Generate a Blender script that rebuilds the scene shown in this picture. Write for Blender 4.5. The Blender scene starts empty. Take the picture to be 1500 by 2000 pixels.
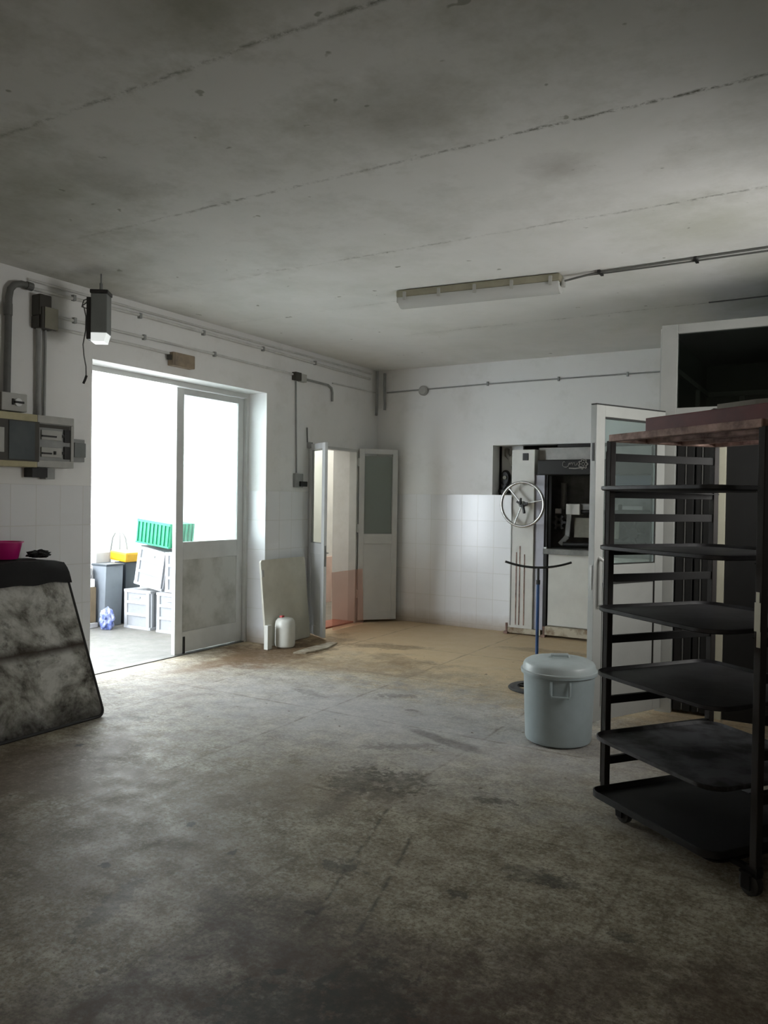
import bpy, bmesh, math, random
from mathutils import Vector, Matrix, noise
random.seed(7)
S = bpy.context.scene
COL = S.collection
R = math.radians

# ------------------------------------------------------------------ camera
cam = bpy.data.cameras.new('camera'); cam_o = bpy.data.objects.new('camera', cam); COL.objects.link(cam_o)
cam.sensor_fit = 'VERTICAL'; cam.sensor_height = 36.0; cam.lens = 1530 / 2000 * 36.0
cam.clip_start = .05; cam.clip_end = 100
yaw, roll, pitch = R(30.7), 0.0148, -math.atan(24 / 1530)
F0 = Vector((-math.sin(yaw), math.cos(yaw), 0)); R0 = Vector((math.cos(yaw), math.sin(yaw), 0)); U0 = Vector((0, 0, 1))
Fv = F0 * math.cos(pitch) + U0 * math.sin(pitch); Uv = -F0 * math.sin(pitch) + U0 * math.cos(pitch)
Rv = R0 * math.cos(roll) + Uv * math.sin(roll); Uc = -R0 * math.sin(roll) + Uv * math.cos(roll)
m = Matrix((Rv, Uc, -Fv)).transposed().to_4x4(); m.translation = Vector((5.15, 0, 1.5))
cam_o.matrix_world = m
S.camera = cam_o
S.view_settings.view_transform = 'Standard'; S.view_settings.look = 'None'
S.view_settings.gamma = 1; S.view_settings.use_curve_mapping = False
S.view_settings.exposure = 0.58

# ------------------------------------------------------------------ light
w = bpy.data.worlds.new('world'); S.world = w; w.use_nodes = True
w.node_tree.nodes['Background'].inputs[0].default_value = (.85, .93, 1, 1)
w.node_tree.nodes['Background'].inputs[1].default_value = 1.0

def area(name, loc, rot, sx, sy, power, color):
    l = bpy.data.lights.new(name, 'AREA'); l.shape = 'RECTANGLE'; l.size = sx; l.size_y = sy
    l.energy = power; l.color = color
    o = bpy.data.objects.new(name, l); COL.objects.link(o); o.location = loc; o.rotation_euler = rot
    return o
# sun coming over the hall roof onto the white yard wall, and open sky above the yard
sun = bpy.data.lights.new('sun', 'SUN'); sun.energy = 27; sun.angle = R(3); sun.color = (.95, .98, 1)
sun_o = bpy.data.objects.new('sun', sun); COL.objects.link(sun_o)
sun_o.rotation_euler = Vector((-.80, .30, -.72)).to_track_quat('-Z', 'Y').to_euler()
area('skylight_over_yard', (-1.6, 4.9, 3.6), (0, 0, 0), 2.1, 3.6, 36, (.90, .95, 1))
area('fill_at_yard_end', (-1.55, 1.65, 1.7), (R(-90), 0, R(180)), 2.2, 2.6, 260, (.86, .93, 1))  # fill lamp added at the unseen yard end, brightens the back wall
# fill lamp added at the unseen right wall to brighten the left wall
rw_ = area('right_wall_fill', (5.86, 4.75, 1.9), (0, R(92), 0), .9, 1.2, 15, (1, .985, .95)); rw_.data.spread = R(125)
# ceiling fill lamp added in the small store room behind the double door
area('store_fill', (-.95, 8.55, 2.9), (0, 0, 0), .9, 1.4, 26, (1, .97, .9))
# weak warm fill lamp added at the unseen end of the hall
area('hall_end_fill', (4.4, -3.35, 1.9), (R(-90), 0, R(180)), 3.2, 1.6, 17, (1, .90, .78))

# ------------------------------------------------------------------ material helpers
class NT:
    def __init__(s, name, rough=.6, metal=0., spec=.5):
        s.m = bpy.data.materials.new(name); s.m.use_nodes = True; s.t = s.m.node_tree; s.n = s.t.nodes
        s.b = s.n['Principled BSDF']; s.b.inputs['Roughness'].default_value = rough
        s.b.inputs['Metallic'].default_value = metal; s.b.inputs['Specular IOR Level'].default_value = spec
        s.co = None
    def link(s, a, b): s.t.links.new(a, b)
    def coord(s):
        if s.co is None:
            g = s.n.new('ShaderNodeNewGeometry'); s.co = g.outputs['Position']
        return s.co
    def noise(s, scale, detail=4, rough=.6, dist=0., stretch=None):
        n = s.n.new('ShaderNodeTexNoise'); n.inputs['Scale'].default_value = scale
        n.inputs['Detail'].default_value = detail; n.inputs['Roughness'].default_value = rough
        n.inputs['Distortion'].default_value = dist
        v = s.coord()
        if stretch:
            mp = s.n.new('ShaderNodeMapping'); mp.inputs['Scale'].default_value = stretch
            s.link(v, mp.inputs[0]); v = mp.outputs[0]
        s.link(v, n.inputs['Vector']); return n.outputs['Fac']
    def ramp(s, fac, stops):
        r = s.n.new('ShaderNodeValToRGB'); e = r.color_ramp.elements
        while len(e) < len(stops): e.new(.5)
        for i, (p, c) in enumerate(stops):
            e[i].position = p
            e[i].color = (c, c, c, 1) if isinstance(c, (int, float)) else (*c, 1)
        s.link(fac, r.inputs[0]); return r.outputs[0]
    def mix(s, fac, a, b, mode='MIX'):
        x = s.n.new('ShaderNodeMix'); x.data_type = 'RGBA'; x.blend_type = mode
        for sock, v in ((x.inputs[0], fac), (x.inputs[6], a), (x.inputs[7], b)):
            if isinstance(v, (int, float)): sock.default_value = v if sock == x.inputs[0] else (v, v, v, 1)
            elif isinstance(v, tuple): sock.default_value = (*v, 1)
            else: s.link(v, sock)
        return x.outputs[2]
    def math(s, op, a, b=0., c=None):
        x = s.n.new('ShaderNodeMath'); x.operation = op
        for i, v in enumerate((a, b, c)):
            if v is None: continue
            if isinstance(v, (int, float)): x.inputs[i].default_value = v
            else: s.link(v, x.inputs[i])
        return x.outputs[0]
    def sep(s):
        x = s.n.new('ShaderNodeSeparateXYZ'); s.link(s.coord(), x.inputs[0]); return x.outputs
    def color(s, v):
        if isinstance(v, tuple): s.b.inputs['Base Color'].default_value = (*v, 1)
        else: s.link(v, s.b.inputs['Base Color'])
        return s
    def bump(s, h, strength=.2, dist=.01):
        b = s.n.new('ShaderNodeBump'); b.inputs['Strength'].default_value = strength; b.inputs['Distance'].default_value = dist
        s.link(h, b.inputs['Height']); s.link(b.outputs[0], s.b.inputs['Normal'])
    def rough(s, v): s.link(v, s.b.inputs['Roughness'])
    def blob(s, x, y, rx, ry, warp, soft=.5, rot=0.):
        """0..1 mask of one dirt patch on the ground with a ragged outline"""
        mp = s.n.new('ShaderNodeMapping'); mp.vector_type = 'TEXTURE'
        mp.inputs['Location'].default_value = (x, y, 0); mp.inputs['Rotation'].default_value = (0, 0, rot)
        mp.inputs['Scale'].default_value = (rx, ry, 1000)
        s.link(s.coord(), mp.inputs[0])
        l = s.n.new('ShaderNodeVectorMath'); l.operation = 'LENGTH'; s.link(mp.outputs[0], l.inputs[0])
        d = s.math('ADD', l.outputs['Value'], warp)
        return s.ramp(d, [(max(0, 1 - soft) * .5, 1), (.5, 0)]) if False else s.ramp(s.math('MULTIPLY', d, .5), [(.5 * (1 - soft), 1.0), (.5, 0.0)])

def simple(name, c, rough=.6, metal=0., var=.12, scale=9., spec=.5, c2=None, lo=.35, hi=.7, bump=0.):
    t = NT(name, rough, metal, spec)
    f = t.noise(scale, 5, .6)
    c2 = c2 or tuple(v * (1 - var) for v in c)
    t.color(t.ramp(f, [(lo, c), (hi, c2)]))
    if bump: t.bump(t.noise(scale * 6, 3), bump, .003)
    return t.m

def glass(name, tint=(.9, .95, .94), gloss=.12, rough=.02, haze=0., hazecol=(.8, .85, .85)):
    t = NT(name); n = t.n
    tr = n.new('ShaderNodeBsdfTransparent'); tr.inputs[0].default_value = (*tint, 1)
    gl = n.new('ShaderNodeBsdfGlossy'); gl.inputs['Roughness'].default_value = rough
    fr = n.new('ShaderNodeLayerWeight'); fr.inputs[0].default_value = gloss
    mx = n.new('ShaderNodeMixShader'); t.link(fr.outputs['Fresnel'], mx.inputs[0])
    t.link(tr.outputs[0], mx.inputs[1]); t.link(gl.outputs[0], mx.inputs[2]); out = mx.outputs[0]
    if haze:
        df = n.new('ShaderNodeBsdfDiffuse'); df.inputs[0].default_value = (*hazecol, 1)
        m2 = n.new('ShaderNodeMixShader'); m2.inputs[0].default_value = haze
        t.link(out, m2.inputs[1]); t.link(df.outputs[0], m2.inputs[2]); out = m2.outputs[0]
    t.link(out, n['Material Output'].inputs[0]); return t.m

# ------------------------------------------------------------------ materials of the shell
def m_floor():
    t = NT('old_terrazzo_floor', .5, 0, .28)
    big = t.noise(1.3, 5, .65); mid = t.noise(6, 6, .7); fine = t.noise(60, 5, .8); warp = t.math('MULTIPLY_ADD', t.noise(4, 7, .75), 2.4, -1.2)
    base = t.ramp(mid, [(.34, (.19, .16, .105)), (.5, (.34, .30, .22)), (.66, (.49, .445, .345))])
    grit = t.noise(26, 6, .8)
    base = t.mix(t.ramp(grit, [(.36, .6), (.5, 0.)]), base, (.11, .09, .06))
    base = t.mix(t.ramp(grit, [(.52, 0.), (.66, .7)]), base, (.58, .55, .46))
    base = t.mix(t.ramp(fine, [(.36, .9), (.5, 0.)]), base, (.12, .095, .065))
    base = t.mix(t.ramp(fine, [(.54, 0.), (.66, .75)]), base, (.50, .47, .40))
    base = t.mix(t.ramp(big, [(.48, 0.), (.66, .4)]), base, (.17, .13, .085))
    px_, py_ = t.sep()[0], t.sep()[1]
    # pool of light from the wide doorway, painted into the floor colour
    light_pool = t.blob(2.3, 4.6, 3.3, 1.45, t.math('MULTIPLY', warp, .6), .85, .0)
    base = t.mix(t.math('MULTIPLY', light_pool, .55), base, (.45, .46, .50))
    # old greasy corner bounded by two slab joints
    cx1 = t.ramp(t.math('MULTIPLY', t.math('SUBTRACT', px_, 3.19), 10), [(0, 0.), (.6, 1.)])
    cy1 = t.ramp(t.math('MULTIPLY', t.math('SUBTRACT', 2.12, t.math('MULTIPLY', warp, .03)), .1), [(0, 0.), (1, 0.)])
    cy1 = t.ramp(t.math('MULTIPLY', t.math('SUBTRACT', 2.13, py_), 10), [(0, 0.), (.7, 1.)])
    cor = t.math('MULTIPLY', t.math('MULTIPLY', cx1, cy1), t.ramp(mid, [(.35, .8), (.65, .3)]))
    base = t.mix(cor, base, (.085, .05, .035))
    # ochre dust near the far wall
    y = t.sep()[1]
    x = t.sep()[0]
    far = t.math('ADD', t.math('ADD', y, t.math('MULTIPLY', x, .12)), warp)
    base = t.mix(t.ramp(t.math('MULTIPLY', far, .1), [(.56, 0.), (.69, .88)]), base, (.66, .50, .31))
    inside = t.math('GREATER_THAN', x, -.2)
    # dirt patches: x, y, rx, ry, rot, colour, strength, softness
    D = (.07, .042, .028); K = (.045, .04, .03)
    warp_f = t.math('MULTIPLY_ADD', t.noise(20, 5, .7), 3.6, -1.8)
    brk = t.ramp(t.noise(22, 4, .75), [(.32, .55), (.55, 1.1)])
    for bx, by, rx, ry, rot, c, st, so in [
        (.35, 5.95, .42, .6, .1, (.13, .075, .035), .85, .8), (.45, 6.7, .2, .45, .2, (.16, .10, .05), .6, .8),
        (1.3, 5.9, .7, .25, .4, (.25, .17, .10), .5, .9), (.25, 5.3, .12, .5, 0, (.16, .10, .05), .5, .8),
        (2.93, 3.52, .13, .17, .3, K, .6, .7), (3.13, 3.62, .11, .14, .9, K, .65, .7), (3.13, 3.42, .1, .08, .3, K, .5, .6),
        (3.0, 4.4, .28, .05, -.3, K, .5, .7), (2.85, 4.15, .2, .05, .6, K, .4, .7),
        (3.65, 3.64, .09, .04, .2, K, .65, .7), (3.0, 3.3, .05, .3, .1, K, .4, .8),
        (4.0, 1.35, .8, .6, 0, D, .5, .8), (3.85, 2.15, .7, .2, -.1, D, .6, .8), (3.75, 1.8, .17, .12, .5, K, .75, .6), (3.95, 1.95, .12, .2, .5, K, .7, .6),
        (4.4, 2.4, .3, .2, .5, D, .55, .8), (4.95, 2.45, .22, .4, 0, D, .6, .8), (2.1, 1.6, .5, 1.1, -.3, D, .25, .9),
        (1.4, 2.7, .45, .6, 0, (.13, .09, .06), .75, .9), (2.3, 2.95, .9, .3, .5, (.2, .15, .1), .45, .9),
        (2.85, 1.95, .04, .17, .3, K, .5, .5), (3.4, 2.65, .07, .05, 0, K, .6, .5), (4.1, 3.0, .1, .06, 0, K, .5, .6),
        (2.58, 2.62, .03, .03, 0, K, .8, .4), (2.94, 2.51, .028, .028, 0, K, .8, .4), (2.59, 2.15, .03, .025, 0, K, .8, .4),
        (3.62, 1.95, .025, .025, 0, K, .8, .4), (3.5, 2.3, .025, .02, 0, K, .8, .4), (1.0, 3.65, .12, .05, .5, K, .6, .7), (1.1, 6.9, .35, .12, .3, (.20, .13, .07), .6, .8), (1.5, 6.4, .3, .14, -.2, (.22, .15, .09), .5, .8), (2.6, 7.6, .4, .1, .1, (.24, .17, .10), .5, .8), (2.0, 5.9, .3, .1, .5, (.2, .15, .1), .4, .8), (2.2, 5.2, .12, .05, .4, K, .45, .6), (1.6, 4.9, .15, .05, -.3, K, .35, .6), (2.5, 4.9, .06, .03, 0, K, .5, .6), (4.2, 3.0, .08, .04, .3, K, .5, .6), (3.9, 2.7, .05, .03, .3, K, .6, .6), (4.5, 2.75, .05, .04, 0, K, .6, .6), (1.2, 3.1, .03, .03, 0, K, .8, .4)]:
        kk = 1.45 if max(rx, ry) > .06 else 1.0
        mk = t.blob(bx, by, rx * kk, ry * kk, warp if max(rx, ry) > .22 else warp_f, so * .6, rot)
        base = t.mix(t.math('MULTIPLY', t.math('MULTIPLY', mk, st), brk), base, c)
    # slab joints and wandering cracks
    def line(v, pos, wd):
        d = t.math('ABSOLUTE', t.math('ADD', t.math('SUBTRACT', v, pos), t.math('MULTIPLY', warp, .022)))
        return t.ramp(t.math('MULTIPLY', d, 10), [(0, .75), (wd * 10, 0.)])
    for v, ps in ((x, (.75, 1.97, 3.2, 4.42)), (y, (2.1, 3.32, 4.55, 5.78, 7.0))):
        for p in ps:
            brk = t.ramp(t.noise(4, 4, .7), [(.4, .1), (.6, .8)])
            base = t.mix(t.math('MULTIPLY', t.math('MULTIPLY', line(v, p, .016), brk), inside), base, (.10, .075, .05))
    diag = t.math('ADD', x, t.math('MULTIPLY', y, .28))
    for p, y0, y1 in ((4.17, 2.2, 3.3), (4.36, 2.2, 3.1)):
        seg = t.math('MULTIPLY', t.math('GREATER_THAN', y, y0), t.math('LESS_THAN', y, y1))
        brk = t.ramp(t.noise(14, 3, .7), [(.42, 0), (.55, 1.)])
        base = t.mix(t.math('MULTIPLY', t.math('MULTIPLY', line(diag, p, .016), seg), brk), base, K)
    spots = t.ramp(t.noise(16, 2, .5), [(.72, 0.), (.76, .8)])
    base = t.mix(spots, base, (.09, .07, .05))
    # floor colour darker and greyer outside in the yard
    base = t.mix(t.math('MULTIPLY', t.math('LESS_THAN', x, -.35), .85), base, (.13, .132, .13))
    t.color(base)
    t.rough(t.ramp(mid, [(.3, .68), (.7, .48)]))
    t.bump(mid, .15, .004); return t.m

def m_ceiling():
    t = NT('stained_plaster_ceiling', .9, 0, .2)
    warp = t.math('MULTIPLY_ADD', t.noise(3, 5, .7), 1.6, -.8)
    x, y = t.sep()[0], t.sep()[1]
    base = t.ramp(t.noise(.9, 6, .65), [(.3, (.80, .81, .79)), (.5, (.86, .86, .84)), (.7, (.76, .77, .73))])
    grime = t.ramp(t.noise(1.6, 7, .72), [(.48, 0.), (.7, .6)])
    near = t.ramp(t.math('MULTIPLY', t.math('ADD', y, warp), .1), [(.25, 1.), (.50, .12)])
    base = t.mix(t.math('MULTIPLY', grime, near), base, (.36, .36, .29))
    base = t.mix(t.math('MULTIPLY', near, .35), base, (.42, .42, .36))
    W2 = t.math('MULTIPLY', warp, .8)
    for bx, by, rx, ry, c, st in [(4.4, 4.9, .6, .7, (.45, .46, .36), .5), (4.8, 6.9, .6, .6, (.45, .46, .34), .7), (4.7, 5.9, .45, .5, (.45, .46, .34), .6), (3.3, 1.9, .5, .3, (.22, .22, .15), .6), (.2, 4.1, .5, .5, (.3, .3, .24), .6),
                                  (3.5, 2.9, .5, .45, (.3, .29, .25), .5), (.7, 2.6, 1.4, 1.2, (.30, .31, .25), .55), (3.9, 3.7, .2, .2, (.38, .36, .33), .5), (1.9, 2.75, .3, .3, (.3, .3, .26), .4)]:
        base = t.mix(t.math('MULTIPLY', t.blob(bx, by, rx, ry, W2, .95), st), base, c)
    for p, st in ((2.18, 1.), (3.28, 1.), (4.43, .8), (5.55, .35), (1.05, .8), (6.75, .45)):
        d = t.math('ABSOLUTE', t.math('ADD', t.math('SUBTRACT', y, p), t.math('MULTIPLY', warp, .05)))
        ln = t.ramp(t.math('MULTIPLY', d, 10), [(0, 1.), (.19, 0.)])
        halo = t.ramp(d, [(0, .6), (.13, 0.)])
        brk = t.ramp(t.noise(14, 6, .85), [(.45, 0.), (.56, 1.)])
        reg = t.ramp(t.noise(.8, 3, .6), [(.36, .25), (.55, 1.)])
        reg = t.math('MULTIPLY', reg, t.ramp(t.math('MULTIPLY', x, .1), [(.12, .25), (.25, 1.)]))
        base = t.mix(t.math('MULTIPLY', t.math('MULTIPLY', t.math('MULTIPLY', ln, brk), reg), st), base, (.10, .10, .07))
        base = t.mix(t.math('MULTIPLY', t.math('MULTIPLY', halo, grime), st), base, (.26, .26, .19))
    base = t.mix(t.ramp(t.noise(11, 2, .5), [(.735, 0.), (.77, .65)]), base, (.22, .22, .17))
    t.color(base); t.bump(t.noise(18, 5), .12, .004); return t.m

def m_wall(name, axis):
    """plaster above, glazed white tiles below 1.575 m; axis = the coordinate that runs along the wall"""
    t = NT(name, .5, 0, .5)
    P = t.sep(); u, z = P[axis], P[2]
    cu = t.n.new('ShaderNodeCombineXYZ'); t.link(t.math('ADD', u, .037), cu.inputs[0]); t.link(t.math('ADD', z, .255), cu.inputs[1])
    b = t.n.new('ShaderNodeTexBrick'); b.offset = 0; t.link(cu.outputs[0], b.inputs['Vector'])
    b.inputs['Scale'].default_value = 1; b.inputs['Brick Width'].default_value = .205; b.inputs['Row Height'].default_value = .305
    b.inputs['Mortar Size'].default_value = .0035; b.inputs['Mortar Smooth'].default_value = .3
    b.inputs['Color1'].default_value = (.84, .85, .86, 1); b.inputs['Color2'].default_value = (.81, .82, .83, 1); b.inputs['Mortar'].default_value = (.73, .73, .71, 1)
    dirt = t.ramp(t.noise(2.2, 6, .7), [(.52, 0.), (.8, .35)])
    plaster = t.mix(dirt, t.ramp(t.noise(1.2, 5), [(.3, (.87, .87, .86)), (.7, (.82, .82, .80))]), (.50, .49, .43))
    tile = t.mix(t.math('MULTIPLY', dirt, .4), b.outputs['Color'], (.52, .50, .45))
    low = t.ramp(t.math('ADD', z, t.math('MULTIPLY', t.noise(9, 5, .7), .08)), [(.03, .8), (.22, 0.)])
    tile = t.mix(low, tile, (.36, .27, .17))
    sel = t.math('LESS_THAN', z, 1.575)
    if axis == 1:   # the deep reveal of the narrow doorway is plain plaster
        sel = t.math('MULTIPLY', sel, t.math('MAXIMUM', t.math('GREATER_THAN', P[0], -.02), t.math('LESS_THAN', P[1], 7.0)))
    t.color(t.mix(sel, plaster, tile))
    t.rough(t.ramp(sel, [(0, .85), (1, .2)]))
    h = t.math('MULTIPLY', t.math('SUBTRACT', 1., b.outputs['Fac']), sel)
    t.bump(h, .35, .003); return t.m

M = {}
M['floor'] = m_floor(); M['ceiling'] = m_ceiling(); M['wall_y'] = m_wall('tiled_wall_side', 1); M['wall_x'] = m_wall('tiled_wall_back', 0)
M['plaster'] = simple('white_plaster', (.72, .72, .69), .85, var=.12, scale=3)
M['bright'] = simple('yard_whitewash', (.86, .87, .86), .85, var=.05, scale=3)
M['dim_hall'] = simple('unseen_hall_plaster', (.20, .19, .17), .9, var=.25, scale=1.5)
M['alu'] = simple('white_enamelled_aluminium', (.62, .63, .61), .38, var=.10, scale=6)
M['alu_dirty'] = simple('dirty_white_panel', (.55, .56, .53), .5, c2=(.26, .26, .22), scale=3.2, lo=.42, hi=.75)
M['booth_alu'] = simple('dimmed_white_aluminium', (.42, .43, .41), .4, var=.1, scale=5)  # white aluminium darkened in colour to offset the strong fill light
M['leaf_white'] = simple('white_door_enamel', (.68, .69, .68), .4, var=.1, scale=3)
M['seal'] = simple('black_rubber_seal', (.02, .02, .018), .7)
M['glass'] = glass('clear_window_glass', (.95, .98, .97), .02)
M['glass_frost'] = glass('hazy_window_glass', (.90, .96, .96), .12, .1, .18)
M['glass_dark'] = glass('booth_glass', (.78, .84, .80), .22)
M['glass_grey'] = glass('dusty_leaf_glass', (.80, .86, .85), .06, .03, .12, (.45, .5, .48))
M['glass_haze'] = glass('grey_haze_leaf_glass', (.80, .86, .84), .10, .03, .38, (.50, .54, .51))  # pane mixed with a strong grey diffuse share
M['conduit'] = simple('grey_pvc_conduit', (.34, .35, .34), .55, var=.2)
M['conduit_dark'] = simple('dark_grimy_conduit', (.16, .165, .155), .55, var=.3)
M['conduit_white'] = simple('painted_over_conduit', (.72, .72, .69), .7, var=.2)
M['dark_box'] = simple('dark_brown_plastic', (.05, .045, .035), .5)
M['olive'] = simple('olive_grey_plastic', (.26, .25, .19), .6, var=.2)
M['cream'] = simple('yellowed_cream_plastic', (.50, .45, .27), .5, var=.2, scale=14)
M['greyplastic'] = simple('light_grey_plastic', (.46, .46, .43), .5, var=.15)
M['meter_glass'] = simple('smoked_meter_window', (.11, .125, .13), .22, var=.3, scale=5)
M['black'] = simple('black_plastic', (.018, .018, .017), .5)
M['white_plastic'] = simple('white_plastic', (.80, .81, .80), .4, var=.05)
M['diffuser'] = simple('white_lamp_diffuser', (.85, .87, .86), .35, var=.04)
M['lit'] = simple('lit_lamp_window', (.85, .87, .86), .35, var=.04)
M['lit'].node_tree.nodes['Principled BSDF'].inputs['Emission Color'].default_value = (.95, 1, .98, 1)
M['lit'].node_tree.nodes['Principled BSDF'].inputs['Emission Strength'].default_value = .42
M['lampgrey'] = simple('grey_painted_metal', (.20, .215, .21), .5, var=.12)
M['tube_base'] = simple('yellowed_lamp_tray', (.36, .34, .25), .55, var=.2)
M['tube_cover'] = glass('milky_lamp_cover', (.75, .77, .75), .2, .2, .72, (.74, .75, .72))
M['red'] = simple('red_plastic', (.5, .06, .06), .5)
M['brownbox'] = simple('aged_tan_box', (.34, .27, .19), .7, c2=(.22, .18, .14), scale=12)
M['rust'] = simple('rusty_pinkish_steel', (.42, .27, .22), .65, .1, c2=(.13, .07, .05), scale=14, lo=.35, hi=.65, bump=.3)
M['oxblood'] = simple('oxblood_painted_board', (.13, .022, .018), .6, var=.4, scale=7)
M['rack'] = simple('blackened_steel', (.008, .0078, .0074), .7, 0., spec=.25, c2=(.006, .0055, .005), scale=12, bump=.2)
M['post'] = simple('worn_brown_black_post', (.024, .019, .016), .7, 0., spec=.25, c2=(.018, .016, .015), scale=9, bump=.2)
M['pale_strip'] = simple('pale_grey_strip', (.20, .195, .18), .5, .3, c2=(.07, .065, .06), scale=9)
M['tray'] = simple('baked_on_black_tray', (.030, .029, .032), .5, .0, spec=.35, c2=(.007, .0065, .006), scale=6, lo=.4, hi=.65, bump=.25)
M['tray_dusty'] = simple('flour_dusted_tray', (.085, .085, .092), .6, 0., spec=.3, c2=(.012, .011, .010), scale=5, lo=.42, hi=.6)
M['tray_base'] = simple('sooty_base_plate', (.010, .010, .010), .6, .2, var=.3, scale=10)
M['bin'] = simple('pale_blue_grey_plastic', (.37, .44, .46), .38, c2=(.31, .37, .38), scale=5)
M['bin_lid'] = simple('paler_grey_lid_plastic', (.44, .50, .51), .38, c2=(.36, .41, .41), scale=5)
M['blue'] = simple('blue_painted_pole', (.03, .09, .26), .4, var=.25, scale=20)
M['iron'] = simple('dark_iron', (.035, .035, .035), .45, .6)
M['steel'] = simple('dull_steel', (.45, .45, .43), .32, .85, var=.3, scale=10)
M['chrome'] = simple('cast_aluminium', (.62, .62, .60), .25, .9, var=.15, scale=10)
M['machine_white'] = simple('machine_enamel', (.66, .65, .60), .42, var=.12, scale=4)
M['machine_side'] = simple('bluish_machine_side', (.50, .50, .56), .4, var=.2, scale=3)
M['machine_dark'] = simple('greasy_dark_metal', (.018, .0175, .0165), .5, .4, c2=(.015, .014, .013), scale=8)
M['machine_mid'] = simple('smoked_grey_metal', (.24, .24, .225), .5, .2, c2=(.10, .10, .09), scale=5)
M['sootwall'] = simple('sooty_chamber_wall', (.34, .33, .31), .9, c2=(.15, .145, .13), scale=4)
M['ochre_dirty'] = simple('dirty_cream_base', (.50, .45, .35), .7, c2=(.16, .09, .04), scale=9, lo=.45, hi=.72)
M['khaki'] = simple('khaki_panel', (.22, .21, .16), .6, var=.3)
M['upper_grey'] = simple('greasy_light_grey', (.50, .49, .46), .5, c2=(.30, .29, .27), scale=4)
M['script'] = simple('pale_lettering', (.30, .28, .26), .5)
M['board'] = simple('ivory_board', (.66, .64, .55), .5, c2=(.52, .50, .42), scale=3)
M['boiler'] = simple('white_enamel_tank', (.68, .68, .62), .35, var=.1)
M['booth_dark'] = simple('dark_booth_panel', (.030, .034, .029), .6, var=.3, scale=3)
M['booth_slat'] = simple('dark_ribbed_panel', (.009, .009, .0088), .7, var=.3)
M['slat_grey'] = simple('grey_slat_edge', (.12, .12, .115), .5)
M['yellow_post'] = simple('creamy_door_post', (.60, .58, .46), .5, var=.1)
M['carton'] = simple('grey_brown_carton', (.20, .185, .15), .8, var=.25)
M['brown_cloth'] = simple('dark_brown_cloth', (.035, .022, .016), .9)
M['black_cloth'] = simple('black_cloth', (.012, .012, .013), .85, bump=.3)
M['magenta'] = simple('magenta_plastic', (.55, .012, .19), .4, var=.1)
M['maroon'] = simple('dark_maroon_plastic', (.05, .012, .014), .5)
M['green'] = simple('green_crate_plastic', (.012, .24, .12), .45, var=.15)
M['white_crate'] = simple('white_crate_plastic', (.38, .39, .41), .45, var=.08)
M['crate_mesh'] = simple('grey_white_crate_field', (.27, .28, .295), .5, var=.1, scale=30)
M['greybin'] = simple('slate_grey_bin', (.17, .19, .215), .45, var=.1)
M['slate'] = simple('dark_slate_bin', (.035, .045, .055), .5)
M['yellow'] = simple('yellow_lid_plastic', (.50, .27, .004), .45, var=.1)
M['bluebag'] = simple('blue_plastic_bag', (.07, .10, .27), .35, c2=(.35, .38, .55), scale=12, lo=.4, hi=.6)
M['brown_carton'] = simple('brown_cardboard', (.17, .125, .075), .8, var=.2)
M['light_carton'] = simple('pale_grey_box', (.38, .365, .36), .7, var=.1)
M['pink_sheet'] = glass('pink_film', (.97, .88, .85), .05, .2, .2, (.75, .52, .45))
M['terracotta'] = simple('terracotta_step', (.45, .16, .10), .6, var=.3, scale=9)
M['pinkwall'] = simple('pale_pink_render', (.74, .56, .49), .7, c2=(.62, .44, .37), scale=4)
M['handle'] = simple('white_handle_enamel', (.85, .86, .85), .25, var=.03)

def m_panel():
    t = NT('scorched_pale_cloth_panel', .7, 0, .3)
    z, y = t.sep()[2], t.sep()[1]
    a = t.noise(3.2, 7, .68, .3); b = t.noise(9, 5, .7)
    base = t.ramp(a, [(.36, (.05, .045, .035)), (.46, (.30, .295, .26)), (.58, (.62, .62, .58))])
    base = t.mix(t.ramp(b, [(.56, 0.), (.7, .7)]), base, (.05, .045, .035))
    base = t.mix(t.ramp(t.math('ADD', z, t.math('MULTIPLY', b, .25)), [(.12, 1.), (.30, 0.)]), base, (.02, .018, .015))
    base = t.mix(t.ramp(t.math('ADD', z, t.math('MULTIPLY', b, -.12)), [(.86, 0.), (.97, .95)]), base, (.02, .02, .018))
    d = t.math('ABSOLUTE', t.math('ADD', t.math('SUBTRACT', z, .475), t.math('MULTIPLY', t.math('SUBTRACT', a, .5), .06)))
    base = t.mix(t.ramp(d, [(0, .9), (.022, .5), (.045, 0.)]), base, (.035, .022, .014))
    t.color(base); t.bump(a, .2, .01); return t.m
M['panel'] = m_panel()

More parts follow.
